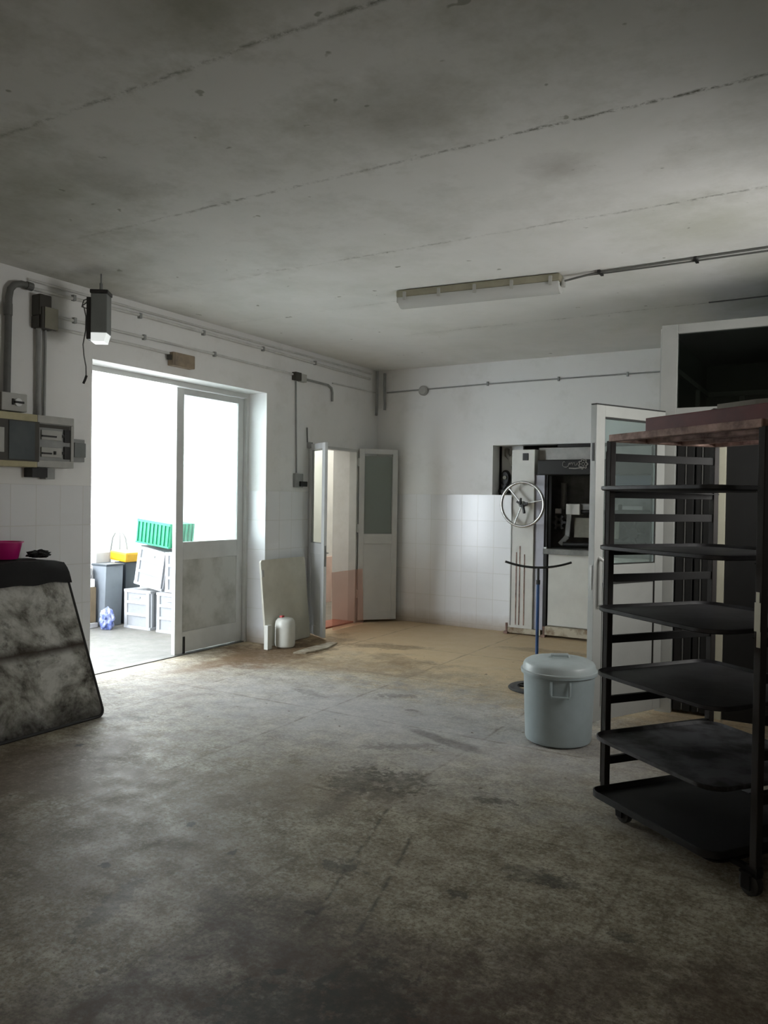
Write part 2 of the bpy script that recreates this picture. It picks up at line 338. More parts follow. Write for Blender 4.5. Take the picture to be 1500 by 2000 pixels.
# ------------------------------------------------------------------ mesh helpers
WL = {}      # world location of every empty / object (nothing is rotated at object level unless copied)
class MB:
    def __init__(s, mat=None): s.bm = bmesh.new(); s.M = mat or Matrix()
    def _add(s, vs): 
        for v in vs: v.co = s.M @ v.co
    def box(s, x0, y0, z0, x1, y1, z1, bev=0., rot=None):
        vs = bmesh.ops.create_cube(s.bm, size=1)['verts']
        c = Vector(((x0 + x1) / 2, (y0 + y1) / 2, (z0 + z1) / 2))
        for v in vs:
            v.co = Vector((v.co.x * (x1 - x0), v.co.y * (y1 - y0), v.co.z * (z1 - z0)))
        if bev:
            es = list({e for v in vs for e in v.link_edges})
            vs = list({v for f in bmesh.ops.bevel(s.bm, geom=es, offset=bev, segments=2, profile=.6, affect='EDGES')['faces'] for v in f.verts} | {v for v in vs if v.is_valid})
        for v in vs:
            if rot: v.co = rot @ v.co
            v.co += c
        s._add(vs); return s
    def beam(s, a, b, wd, dp, up=(0, 0, 1), bev=0.):
        """box of section wd x dp running from a to b"""
        a, b = Vector(a), Vector(b); d = b - a; L = d.length; d.normalize(); up = Vector(up)
        if abs(d.dot(up)) > .98: up = Vector((1, 0, 0))
        sx = d.cross(up).normalized(); sz = sx.cross(d).normalized()
        mt = Matrix((sx, d, sz)).transposed()
        vs = bmesh.ops.create_cube(s.bm, size=1)['verts']
        for v in vs: v.co = Vector((v.co.x * wd, v.co.y * L, v.co.z * dp))
        if bev:
            es = list({e for v in vs for e in v.link_edges})
            vs = list({v for f in bmesh.ops.bevel(s.bm, geom=es, offset=bev, segments=1, affect='EDGES')['faces'] for v in f.verts} | {v for v in vs if v.is_valid})
        for v in vs: v.co = mt @ v.co + (a + b) / 2
        s._add(vs); return s
    def tube(s, pts, r, seg=10, closed=False, caps=True):
        pts = [Vector(p) for p in pts]; n = len(pts); rings = []; prev = None
        for i, p in enumerate(pts):
            if closed: d = pts[(i + 1) % n] - pts[i - 1]
            else: d = pts[min(i + 1, n - 1)] - pts[max(i - 1, 0)]
            d.normalize()
            if prev is None:
                u = d.orthogonal().normalized()
            else:
                u = (prev - d * prev.dot(d)).normalized()
            prev = u; v = d.cross(u); rr = r[i] if isinstance(r, (list, tuple)) else r
            rings.append([s.bm.verts.new(s.M @ (p + (u * math.cos(2 * math.pi * k / seg) + v * math.sin(2 * math.pi * k / seg)) * rr)) for k in range(seg)])
        for i in range(n if closed else n - 1):
            a, b = rings[i], rings[(i + 1) % n]
            for k in range(seg):
                s.bm.faces.new((a[k], a[(k + 1) % seg], b[(k + 1) % seg], b[k]))
        if caps and not closed:
            s.bm.faces.new(rings[0][::-1]); s.bm.faces.new(rings[-1])
        return s
    def lathe(s, prof, c=(0, 0, 0), seg=40, axis='z', sy=1.):
        """prof: (radius, height) pairs, closed where radius = 0"""
        c = Vector(c); rings = []
        def P(r, h, a):
            x, y = r * math.cos(a), r * math.sin(a) * sy
            return Vector({'z': (x, y, h), 'y': (x, h, y), 'x': (h, x, y)}[axis]) + c
        for r, h in prof:
            if r < 1e-6: rings.append([s.bm.verts.new(s.M @ P(0, h, 0))])
            else: rings.append([s.bm.verts.new(s.M @ P(r, h, 2 * math.pi * k / seg)) for k in range(seg)])
        for a, b in zip(rings, rings[1:]):
            for k in range(seg):
                k2 = (k + 1) % seg
                if len(a) == 1 and len(b) == 1: break
                if len(a) == 1: s.bm.faces.new((a[0], b[k], b[k2]))
                elif len(b) == 1: s.bm.faces.new((a[k], a[k2], b[0]))
                else: s.bm.faces.new((a[k], a[k2], b[k2], b[k]))
        return s
    def prism(s, pts, a, b, plane='xy'):
        """outline pts extruded from a to b along the third axis"""
        def P(p, h): return Vector({'xy': (p[0], p[1], h), 'xz': (p[0], h, p[1]), 'yz': (h, p[0], p[1])}[plane])
        lo = [s.bm.verts.new(s.M @ P(p, a)) for p in pts]; hi = [s.bm.verts.new(s.M @ P(p, b)) for p in pts]
        n = len(pts)
        s.bm.faces.new(lo[::-1]); s.bm.faces.new(hi)
        for i in range(n): s.bm.faces.new((lo[i], lo[(i + 1) % n], hi[(i + 1) % n], hi[i]))
        return s
    def build(s, name, mat, parent=None, base=False, smooth=False):
        bm = s.bm; bmesh.ops.recalc_face_normals(bm, faces=bm.faces[:])
        co = [v.co for v in bm.verts]
        lo = Vector([min(c[i] for c in co) for i in range(3)]); hi = Vector([max(c[i] for c in co) for i in range(3)])
        o = (lo + hi) / 2
        if base or parent is None: o.z = lo.z
        for v in bm.verts: v.co -= o
        me = bpy.data.meshes.new(name); bm.to_mesh(me); bm.free()
        me.materials.append(M[mat] if isinstance(mat, str) else mat)
        if smooth:
            for p in me.polygons: p.use_smooth = True
            try: me.set_sharp_from_angle(angle=R(38))
            except Exception: pass
        ob = bpy.data.objects.new(name, me); COL.objects.link(ob)
        if parent is not None:
            ob.parent = parent; ob.location = o - WL[parent.name]
        else: ob.location = o
        WL[ob.name] = o.copy(); return ob

def tag(o, label, cat, group=None):
    o['label'] = label; o['category'] = cat
    if group: o['group'] = group
    return o
def thing(name, loc, label, cat, group=None):
    o = bpy.data.objects.new(name, None); COL.objects.link(o); o.location = loc; o.empty_display_size = .1
    WL[o.name] = Vector(loc); return tag(o, label, cat, group)
def struct(o, label=None):
    o['kind'] = 'structure'
    if label: o['label'] = label
    return o
def dup(root, loc, rz=0., label=None, rot=None):
    r = root.copy(); COL.objects.link(r); r.location = loc
    r.rotation_euler = rot if rot else (0, 0, rz)
    if label: r['label'] = label
    for ch in list(root.children):
        c = ch.copy(); COL.objects.link(c); c.parent = r
        for g in ch.children:
            d = g.copy(); COL.objects.link(d); d.parent = c
    return r
def arc(c, r, a0, a1, n, plane='xz'):
    out = []
    for i in range(n + 1):
        a = a0 + (a1 - a0) * i / n; p, q = r * math.cos(a), r * math.sin(a)
        out.append(Vector({'xz': (c[0] + p, c[1], c[2] + q), 'yz': (c[0], c[1] + p, c[2] + q), 'xy': (c[0] + p, c[1] + q, c[2])}[plane]))
    return out

H = 3.12; D = 8.48; X1 = 5.9; Y0 = -3.6; T = .35
# ================================================================== the room
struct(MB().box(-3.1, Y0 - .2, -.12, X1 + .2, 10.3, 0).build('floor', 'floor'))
struct(MB().box(-.0, Y0 - .2, H, X1 + .2, D + .2, H + .15).build('ceiling', 'ceiling'))
# left wall with its two openings
DOOR_L0, DOOR_L1, DOOR_LT = 4.14, 6.29, 2.575
S0, S1, ST = 7.05, 8.02, 2.105
wl = MB()
wl.box(-T, Y0, 0, 0, DOOR_L0, H + .15); wl.box(-T, DOOR_L0, DOOR_LT, 0, DOOR_L1, H + .15); wl.box(-T, DOOR_L1, 0, 0, S0, H + .15)
wl.box(-T, S0, ST, 0, S1, H + .15); wl.box(-T, S1, 0, 0, D + .2, H + .15)
struct(wl.build('wall_left', 'wall_y'))
# back wall with the machine recess
A0, A1, AT = 1.575, 3.75, 2.15
wb = MB(); wb.box(0, D, 0, 1.82, D + .2, 1.575); wb.box(0, D, 1.575, A0, D + .2, H); wb.box(A0, D, AT, A1, D + .2, H); wb.box(A1, D, 0, X1, D + .2, H)
struct(wb.build('wall_back', 'wall_x'))
struct(MB().box(X1, Y0 - .2, 0, X1 + .2, D + .2, H).build('wall_right', 'dim_hall'))
struct(MB().box(-T, Y0 - .2, 0, X1, Y0, H).build('wall_front', 'dim_hall'))
# chamber behind the back wall that holds the machine
ch = MB(); ch.box(1.45, 9.75, 0, 4.05, 9.9, 2.6); ch.box(1.3, D + .2, 0, 1.45, 9.9, 2.6); ch.box(4.05, D + .2, 0, 4.2, 9.9, 2.6); ch.box(1.3, D + .2, 2.5, 4.2, 9.9, 2.65)
struct(ch.build('wall_chamber', 'sootwall'))
# bright yard beyond the sliding door and the store room beyond the double door
struct(MB().box(-3.05, 1.2, 0, -2.8, 10.0, 4.2).build('wall_yard', 'bright'))
struct(MB().box(-2.8, 6.98, 0, -T, 7.04, 4.2).build('wall_yard_end', 'bright'))
st = MB(); st.box(-1.5, 7.04, .0, -1.38, 10.0, 3.2); st.box(-1.38, 9.88, 0, -T, 10.0, 3.2); st.box(-T - .02, 8.68, 0, -T + .12, 10, 3.2)
struct(st.build('wall_store', 'plaster'))
struct(MB().box(-1.5, 7.04, 3.2, 0, 10.0, 3.3).build('ceiling_store', 'plaster'))
struct(MB().box(-1.385, 7.05, 0, -1.345, 9.87, .66).build('baseboard_store', 'pinkwall'))

# ------------------------------------------------------------------ sliding door (leaf stands half open in its frame)
FX = -.29
fr = MB()
fr.box(FX - .05, DOOR_L0, 2.52, FX + .06, DOOR_L1 + .0, 2.60)
fr.box(FX - .05, DOOR_L1 - .0, 0, FX + .06, DOOR_L1 + .16, 2.60)
fr2 = MB(); fr2.box(FX - .06, DOOR_L0, 2.525, FX + .05, DOOR_L1, DOOR_LT)
fr2.box(FX - .06, 6.345, 0, FX + .05, DOOR_L1 + .0 + .055, 2.525)
fr2 = MB(); fr2.box(FX - .055, DOOR_L0 + .001, 2.53, FX + .06, DOOR_L1 - .001, DOOR_LT - .001)
fr2.box(FX - .055, DOOR_L1 - .035, .0, FX + .06, DOOR_L1 - .001, 2.53); fr2.box(FX - .055, DOOR_L0 + .001, .0, FX + .06, DOOR_L0 + .02, 2.53)
struct(fr2.build('trim_1', 'alu'), 'white aluminium frame round the wide sliding doorway')
struct(MB().box(FX - .04, DOOR_L0 + .02, 0.0, FX + .05, DOOR_L1 - .035, .008).build('trim_2', 'machine_mid'), 'dark floor track of the sliding door')
LY0, LY1, LZ0, LZ1 = 5.31, 6.25, .01, 2.525
dl = thing('door_1', (FX, (LY0 + LY1) / 2, LZ0), 'white sliding door leaf with a tall pane over a dirty panel', 'door'); dl['kind'] = 'structure'; del dl['category']
f = MB(); f.box(FX - .022, LY0, LZ0, FX + .022, LY0 + .095, LZ1, .004); f.box(FX - .022, LY1 - .085, LZ0, FX + .022, LY1, LZ1, .004)
f.box(FX - .022, LY0 + .095, LZ1 - .06, FX + .022, LY1 - .085, LZ1, .003)
f.box(FX - .022, LY0 + .095, .90, FX + .022, LY1 - .085, 1.07, .003)
f.box(FX - .024, LY0 + .095, LZ0 + .01, FX + .024, LY1 - .085, .215, .003)
f.build('door_frame', 'alu', dl)
MB().box(FX - .004, LY0 + .09, 1.065, FX + .004, LY1 - .08, LZ1 - .055).build('glass_pane', 'glass_frost', dl)
MB().box(FX - .012, LY0 + .09, .21, FX + .012, LY1 - .08, .905).build('lower_panel', 'alu_dirty', dl)
MB().box(FX + .022, LY0 + .10, .008, FX + .034, LY0 + .125, .17, .003).build('floor_bolt', 'black', dl)

# ------------------------------------------------------------------ double door to the store room
fr = MB(); fr.box(-.09, S0, 0, .012, S0 + .03, ST - .03); fr.box(-.09, S1 - .03, 0, .012, S1, ST - .03); fr.box(-.09, S0, ST - .035, .012, S1, ST - .001)
struct(fr.build('trim_3', 'alu'), 'white aluminium frame round the narrow double doorway')
def hinged_leaf(name, hx, hy, tx, ty, z0, z1, gz0, gz1, wmarg, label, gmat='glass', handle=None, flip=1, th=.035, dark=False, paint='leaf_white'):
    """leaf between hinge (hx,hy) and free edge (tx,ty)"""
    d = Vector((tx - hx, ty - hy, 0)); L = d.length; ang = math.atan2(d.y, d.x)
    Mx = Matrix.Translation((hx, hy, 0)) @ Matrix.Rotation(ang, 4, 'Z')
    root = thing(name, (hx, hy, z0), label, 'door'); root['kind'] = 'structure'; del root['category']
    f = MB(Mx); t2 = th / 2
    f.box(0, -t2, z0, wmarg, t2, z1, .003); f.box(L - wmarg, -t2, z0, L, t2, z1, .003)
    f.box(wmarg, -t2, z1 - wmarg * .9, L - wmarg, t2, z1, .003); f.box(wmarg, -t2, z0, L - wmarg, t2, z0 + .1, .003)
    f.box(wmarg, -t2, gz0 - .12, L - wmarg, t2, gz0, .003)
    f.build('door_frame', paint, root)
    MB(Mx).box(wmarg - .004, -.004, gz0 - .004, L - wmarg + .004, .004, gz1 + .004).build('glass_pane', gmat, root)
    MB(Mx).box(wmarg - .004, -t2 * .55, z0 + .095, L - wmarg + .004, t2 * .55, gz0 - .115).build('lower_panel', paint, root)
    g = MB(Mx); s_ = t2 * .75
    for sgn in (-1, 1):
        q0, q1 = sorted((sgn * s_, sgn * (s_ - .006)))
        g.box(wmarg - .001, q0, gz0 + .006, wmarg + .007, q1, gz1 - .006); g.box(L - wmarg - .007, q0, gz0 + .006, L - wmarg + .001, q1, gz1 - .006)
        g.box(wmarg, q0, gz0 - .001, L - wmarg, q1, gz0 + .007); g.box(wmarg, q0, gz1 - .007, L - wmarg, q1, gz1 + .001)
    g.build('gasket', 'seal' if dark else 'conduit', root)
    return root, Mx, L
# leaf A stands out into the room, seen nearly edge on
la, MxA, LA = hinged_leaf('door_2', .012, 7.045, .375, 6.83, .02, 2.10, 1.02, 2.03, .07, 'white door leaf standing open into the room, seen nearly edge on')
h = MB(MxA); h.box(LA - .055, .016, .80, LA - .03, .024, 1.02, .003); h.tube([(LA - .045, .024, .92), (LA - .045, .055, .92), (LA - .16, .055, .92)], .009, 8)
hh = h.build('door_handle', 'alu', la); MB(MxA).box(LA - .052, .0225, .875, LA - .034, .028, .895).build('keyhole', 'black', la)
MB(MxA).box(LA - .001, -.010, .78, LA + .003, .010, 1.0).build('lock_plate', 'steel', la)
hg = MB()
for z in (.35, 1.1, 1.95): hg.tube([(.022, 7.040, z - .05), (.022, 7.040, z + .05)], .011, 8)
hg.build('hinge', 'alu', la)
# leaf B folded back towards the back wall
lb, MxB, LB = hinged_leaf('door_3', .022, 8.03, .352, 8.392, .03, 2.115, 1.08, 2.03, .065, 'white door leaf folded back against the back wall, its pane grey', 'glass_haze')
hg = MB()
for z in (.35, 1.15, 1.95): hg.tube([(.020, 8.022, z - .05), (.020, 8.022, z + .05)], .011, 8)
hg.build('hinge', 'alu', lb)
struct(MB().box(-.30, S0 + .03, 0, -.005, S1 - .03, .02, .003).build('trim_4', 'terracotta'), 'reddish threshold of the narrow double doorway')

# ================================================================== booth on the right (aluminium and glass partition)
BX, BY = 4.0, 5.9
bf = MB()
bf.box(3.965, BY - .03, 0, 4.075, BY + .04, 2.78, .004)                  # corner post
bf.box(4.075, BY - .025, 2.715, X1, BY + .035, 2.78, .003)               # top rail
bf.box(4.075, BY - .025, 2.115, X1, BY + .035, 2.185, .003)              # transom
bf.box(5.35, BY - .025, 0, 5.41, BY + .035, 2.78, .003)
struct(bf.build('trim_5', 'booth_alu'), 'white aluminium corner post and rails of the glazed booth')
struct(MB().box(3.955, BY - .012, .02, 3.966, BY + .012, 2.76).build('trim_6', 'leaf_white'))
struct(MB().box(4.073, BY - .003, 2.183, 5.352, BY + .005, 2.717).build('window_1', 'glass_dark'), 'dark upper pane of the glazed booth')
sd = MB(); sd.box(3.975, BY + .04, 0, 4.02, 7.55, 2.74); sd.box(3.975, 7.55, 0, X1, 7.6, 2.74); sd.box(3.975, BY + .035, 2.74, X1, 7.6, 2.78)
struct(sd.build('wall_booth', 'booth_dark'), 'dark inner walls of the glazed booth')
ib = MB(); ib.box(4.02, 6.05, 0, 4.05, 6.09, 2.5); ib.box(4.02, 7.0, 0, 4.05, 7.04, 2.5); ib.box(4.02, 6.05, 2.46, 4.05, 7.5, 2.5); ib.box(4.02, 7.50, 2.46, X1, 7.55, 2.5); ib.box(4.3, 7.52, 0, 4.34, 7.55, 2.46)
struct(ib.build('trim_7', 'slat_grey'), 'dim inner frame bars of the booth')
# ribbed dark folding door and the pale post beside it
fd = thing('folding_door', (4.22, BY + .02, 0), 'dark ribbed folding door between the booth corner post and the cream post', 'folding door')
for x0, x1 in ((4.085, 4.14), (4.15, 4.20), (4.212, 4.25), (4.262, 4.32), (4.325, 4.36)):
    MB().box(x0, BY + .0, .02, x1, BY + .03, 2.10, .006).build('slat', 'booth_slat', fd)
for x0 in (4.1415, 4.2515): MB().box(x0, BY - .004, .03, x0 + .008, BY + .004, 2.09).build('slat_edge', 'slat_grey', fd)
struct(MB().box(4.365, BY - .02, 0, 4.41, BY + .03, 2.113, .003).build('trim_8', 'yellow_post'), 'narrow cream post inside the booth doorway')
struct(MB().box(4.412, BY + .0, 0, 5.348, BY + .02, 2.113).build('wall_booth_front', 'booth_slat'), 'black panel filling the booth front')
# booth door leaf, open towards the room
lc, MxC, LC = hinged_leaf('door_4', 3.985, 5.862, 3.672, 5.215, .03, 2.155, 1.08, 2.075, .085, 'tall white glazed door leaf standing open from the booth corner post', 'glass_grey', th=.05, dark=True, paint='booth_alu')
sl = MB(MxC); sl.box(0, -.024, 2.156, LC, .024, 2.164); sl.build('top_seal', 'seal', lc)
hb = MB(MxC)
hy = .025
hb.tube([(LC - .05, hy, .80), (LC - .05, hy + .045, .82), (LC - .05, hy + .05, .97), (LC - .05, hy + .045, 1.11), (LC - .05, hy, 1.13)], .013, 10)
hb.build('pull_handle', 'handle', lc, smooth=True)
ib = MB(MxC)
for q in (-1, 1):
    q0, q1 = sorted((q * .0245, q * .014))
    ib.box(.08, q0, .12, .09, q1, .965); ib.box(LC - .09, q0, .12, LC - .08, q1, .965); ib.box(.08, q0, .95, LC - .08, q1, .962)
ib.build('panel_bead', 'seal', lc)
MB(MxC).box(LC, -.008, 1.78, LC + .004, .008, 1.90).build('upper_latch', 'black', lc)
MB(MxC).box(LC, -.010, .92, LC + .004, .010, 1.08).build('lock_plate', 'steel', lc)

# ================================================================== machine in the back wall recess
mc = thing('bakery_machine', (2.55, 8.55, 0), 'white and black bakery machine with a handwheel, built into the back wall', 'machine')
MB().box(1.855, 8.37, .07, 2.125, 8.62, 2.085, .006).build('column', 'machine_white', mc)
MB().box(2.127, 8.40, .07, 2.235, 8.64, 1.80, .004).build('column_side', 'machine_side', mc)
g = MB(); g.box(1.985, 8.362, 1.965, 2.05, 8.372, 2.045, .002); g.build('vent_grille', 'black', mc)
sl = MB()
for x, z1 in ((1.925, .93), (1.965, 1.0), (2.02, .91)): sl.box(x, 8.364, .11, x + .010, 8.372, z1)
sl.build('slot', 'rust', mc)
MB().box(1.862, 8.364, .10, 1.870, 8.3715, 1.55).build('column_seam', 'machine_mid', mc)
# handwheel
cw = Vector((2.032, 8.25, 1.472)); rw = .245
hw = MB(); hw.tube(arc(cw, rw, 0, 2 * math.pi, 48)[:-1], .016, 10, closed=True)
whl = hw.build('handwheel', 'chrome', mc, smooth=True)
for i, a in enumerate((R(12), R(132), R(248))):
    e = cw + Vector((math.cos(a), 0, math.sin(a))) * (rw - .008); q = cw + Vector((math.cos(a), 0, math.sin(a))) * .03
    s_ = MB(); s_.beam(q, e, .014, .026, up=(0, 1, 0), bev=.003); s_.build('spoke', 'chrome', whl)
hb = MB(); hb.lathe([(0, -.035), (.03, -.035), (.036, -.02), (.036, .03), (.022, .04), (.022, .12), (0, .12)], cw, 20, 'y'); hb.build('hub', 'machine_mid', whl, smooth=True)
hb = MB(); hb.beam(cw + Vector((.02, -.045, .01)), cw + Vector((.045, -.05, -.10)), .03, .022, bev=.004); hb.beam(cw + Vector((.0, -.04, -.02)), cw + Vector((.08, -.045, .015)), .022, .02, bev=.003)
hb.beam(cw + Vector((-.05, -.04, .03)), cw + Vector((0, -.04, .0)), .02, .02, bev=.003); hb.beam(cw + Vector((-.01, -.04, .0)), cw + Vector((-.0, -.045, .07)), .024, .02, bev=.003)
hb.build('clamp_knob', 'black', whl)
# hood with its script lettering
hd = MB(); hd.box(2.17, 8.33, 1.80, 3.60, 8.60, 1.965, .012); hood = hd.build('hood', 'machine_dark', mc)
sc = MB(); yq = 8.324
def sq(pts, r=.0045): sc.tube([(x, yq, z) for x, z in pts], r, 6)
sq([(2.485, 1.935), (2.475, 1.945), (2.462, 1.93), (2.46, 1.90), (2.475, 1.885), (2.50, 1.882), (2.522, 1.893)])
sq([(2.522, 1.893), (2.53, 1.925), (2.537, 1.93), (2.54, 1.90), (2.552, 1.93), (2.562, 1.932), (2.565, 1.90), (2.578, 1.93), (2.59, 1.932), (2.594, 1.90), (2.61, 1.905), (2.622, 1.93), (2.63, 1.905), (2.645, 1.90)])
sq([(2.53, 1.872), (2.60, 1.868), (2.66, 1.875), (2.70, 1.885)], .007)
cx_, cz_ = 2.685, 1.915
sq([(cx_ + .042 * (1 + .22 * math.cos(7 * a)) * math.cos(a), cz_ + .046 * (1 + .22 * math.cos(7 * a)) * math.sin(a)) for a in [2 * math.pi * k / 56 for k in range(57)]], .006)
sq([(cx_ + .016 * math.cos(a), cz_ + .016 * math.sin(a)) for a in [2 * math.pi * k / 16 for k in range(17)]], .004)
sc.build('script_lettering', 'script', hood)
MB().box(2.13, 8.50, 1.97, 3.6, 8.60, 2.11, .004).build('upper_panel', 'upper_grey', mc)
MB().box(2.35, 8.475, 2.115, 3.7, 8.56, 2.148).build('top_bar', 'machine_dark', mc)
MB().box(2.236, 8.42, .985, 2.262, 8.47, 1.80).build('side_post', 'machine_dark', mc)
# inner works
MB().box(2.262, 9.0, .99, 3.55, 9.05, 1.9).build('back_panel', 'machine_mid', mc)
for x, r, z0, z1 in ((2.335, .035, 1.42, 1.72),):
    p = MB(); p.tube([(x, 8.78, z0), (x, 8.78, z1)], r, 14); p.build('pipe', 'machine_mid', mc, smooth=True)
MB().box(2.30, 8.58, 1.375, 2.36, 8.62, 1.43, .004).build('bracket', 'light_carton', mc)
p = MB(); p.lathe([(0, -.03), (.05, -.03), (.062, -.015), (.062, .02), (.03, .04), (.03, .2), (0, .2)], (2.34, 8.62, 1.275), 18, 'y')
for k in range(6):
    a = k * math.pi / 3; p.beam((2.34, 8.60, 1.275), (2.34 + .085 * math.cos(a), 8.60, 1.275 + .085 * math.sin(a)), .025, .025)
p.build('star_knob', 'black', mc)
MB().box(2.43, 8.56, 1.365, 2.585, 8.72, 1.485, .006).build('housing', 'machine_white', mc)
MB().box(2.585, 8.60, 1.40, 3.0, 8.76, 1.49, .01).build('roller_cover', 'machine_mid', mc)
p = MB(); p.tube([(2.59, 8.62, 1.40), (3.45, 8.62, 1.40)], .03, 14); p.build('roller', 'machine_dark', mc, smooth=True)
p = MB(); p.beam((2.46, 8.60, 1.365), (2.44, 8.60, 1.12), .03, .05); p.beam((2.44, 8.60, 1.12), (2.36, 8.58, 1.03), .03, .05); p.build('bent_arm', 'machine_mid', mc)
MB().box(2.50, 8.64, 1.11, 3.0, 8.68, 1.33, .004).build('inner_panel', 'khaki', mc)
MB().box(3.03, 8.62, 1.37, 3.25, 8.74, 1.47, .006).build('far_housing', 'light_carton', mc)
p = MB(); p.tube([(2.40, 8.58, 1.03), (3.3, 8.58, 1.06)], .028, 12); p.build('lower_roller', 'machine_dark', mc, smooth=True)
p = MB(); p.lathe([(0, -.03), (.06, -.03), (.07, .02), (0, .03)], (3.16, 8.58, 1.18), 16, 'y')
for k in range(5):
    a = k * R(72); p.beam((3.16, 8.57, 1.18), (3.16 + .13 * math.cos(a), 8.57, 1.18 + .13 * math.sin(a)), .04, .02)
p.build('fan_knob', 'machine_dark', mc)
MB().box(2.95, 8.66, 1.62, 3.35, 8.70, 1.83, .004).build('control_panel', simple('deep_blue_panel', (.04, .07, .11), .4), mc)
sh = MB(); sh.box(2.24, 8.36, .925, 3.60, 8.95, .985, .004); sh.build('shelf', 'machine_mid', mc)
MB().box(2.245, 8.375, .935, 2.275, 8.41, 1.0, .003).build('corner_cap', 'white_plastic', mc)
MB().box(2.285, 8.42, .13, 3.52, 8.46, .925, .004).build('lower_panel', 'machine_white', mc)
MB().box(2.24, 8.40, .03, 2.272, 8.45, .925).build('post', 'machine_dark', mc)
MB().box(2.275, 8.36, .03, 3.60, 8.46, .125, .004).build('base_rail', 'ochre_dirty', mc)
MB().box(1.84, 8.36, .015, 2.225, 8.47, .075, .004).build('column_base', 'ochre_dirty', mc)
for x in (1.795, 2.235):
    p = MB(); p.box(x, 8.34, 0, x + .05, 8.42, .03, .006); p.tube([(x + .025, 8.38, .03), (x + .025, 8.38, .12)], .014, 8); p.build('foot', 'rust', mc)
# fittings in the wall recess left of the column
pf = thing('pipe_valve', (1.68, 8.66, 1.6), 'grimy pipes and round valve in the recess left of the handwheel', 'valve')
p = MB(); p.box(1.60, 8.60, 1.60, 1.70, 8.74, 1.64, .004); p.beam((1.62, 8.64, 1.62), (1.68, 8.64, 1.70), .03, .03); p.build('bracket', 'machine_dark', pf)
p = MB(); p.lathe([(0, -.03), (.045, -.03), (.06, -.01), (.06, .02), (0, .05)], (1.665, 8.66, 1.775), 18, 'y', 1.6); p.build('valve_body', 'machine_dark', pf, smooth=True)
p = MB(); p.lathe([(0, -.012), (.022, -.012), (.022, .01), (0, .012)], (1.67, 8.625, 1.78), 14, 'y'); p.build('valve_cap', 'khaki', pf)
p = MB(); p.tube([(1.655, 8.72, 2.12), (1.66, 8.70, 2.05), (1.74, 8.70, 1.98), (1.78, 8.72, 1.92), (1.78, 8.80, 1.6)], .03, 12); p.build('pipe', 'carton', pf, smooth=True)
p = MB(); p.lathe([(0, -.03), (.03, -.03), (.055, 0), (.055, .05), (0, .06)], (1.76, 8.66, 1.985), 18, 'y', 1.3); p.build('flange', 'carton', pf, smooth=True)
struct(MB().box(A0, 8.76, 0, 1.84, 8.80, 2.3).build('wall_recess', 'plaster'))

# ================================================================== ceiling lamp with cable
def lin(a, b, t): return Vector(a) * (1 - t) + Vector(b) * t
fl = thing('tube_light', (2.72, 5.3, 2.99), 'long dusty fluorescent ceiling lamp with a milky cover', 'ceiling light')
a, b = Vector((2.10, 5.335, 0)), Vector((3.36, 5.455, 0)); dd = (b - a).normalized()
ang = math.atan2(dd.y, dd.x); ML = Matrix.Translation((a.x, a.y, 0)) @ Matrix.Rotation(ang, 4, 'Z'); LL = (b - a).length
p = MB(ML); p.prism([(-.075, 3.115), (-.085, 3.075), (-.085, 3.06), (.085, 3.06), (.085, 3.075), (.075, 3.115)], 0, LL, 'yz') if False else p.box(0, -.08, 3.062, LL, .08, 3.116, .012); p.build('lamp_tray', 'tube_base', fl)
p = MB(ML)
prof = [(.078 * math.cos(t_), 3.061 - .072 * math.sin(t_)) for t_ in [math.pi * k / 14 for k in range(15)]]
p.prism(prof, .012, LL - .012, 'yz'); p.build('lamp_cover', 'tube_cover', fl, smooth=True)
p = MB(ML); p.tube([(.06, .0, 3.025), (LL - .06, 0, 3.025)], .014, 10); p.build('tube', 'diffuser', fl)
for i in range(5):
    q = .06 + (LL - .14) * i / 4
    for sgn in (-1,):
        p = MB(ML); p.box(q, sgn * .09, 3.035, q + .025, sgn * .078, 3.10, .003); p.build('clip', 'greyplastic', fl)
for q in (-.018, LL - .002):
    p = MB(ML); p.box(q, -.03, 3.035, q + .02, .03, 3.085, .006); p.build('end_cap', 'greyplastic', fl)
cb = MB(); cb.tube([(3.375, 5.457, 3.075), (3.48, 5.462, 3.09), (3.62, 5.47, 3.108), (4.7, 5.44, 3.112), (5.85, 5.42, 3.112)], .0075, 8)
cbo = cb.build('ceiling_cable', 'conduit_dark', None, smooth=True); tag(cbo, 'dark cable running along the ceiling from the long lamp to the right', 'cable')
p = MB(); p.tube([(3.375, 5.44, 3.07), (3.5, 5.50, 3.106), (3.7, 5.53, 3.112), (4.1, 5.53, 3.112), (5.85, 5.50, 3.112)], .005, 6); p.build('second_strand', 'conduit_dark', cbo)
for x in (3.62, 4.25, 4.9):
    p = MB(); p.box(x - .01, 5.445, 3.098, x + .01, 5.545, 3.1195, .002); p.build('cable_clip', 'black', cbo)
p = MB(); p.tube([(4.15, 6.72, 3.114), (5.85, 6.69, 3.114)], .005, 6); tag(p.build('ceiling_wire', 'conduit_dark'), 'thin dark wire on the mouldy ceiling above the glazed booth', 'wire')

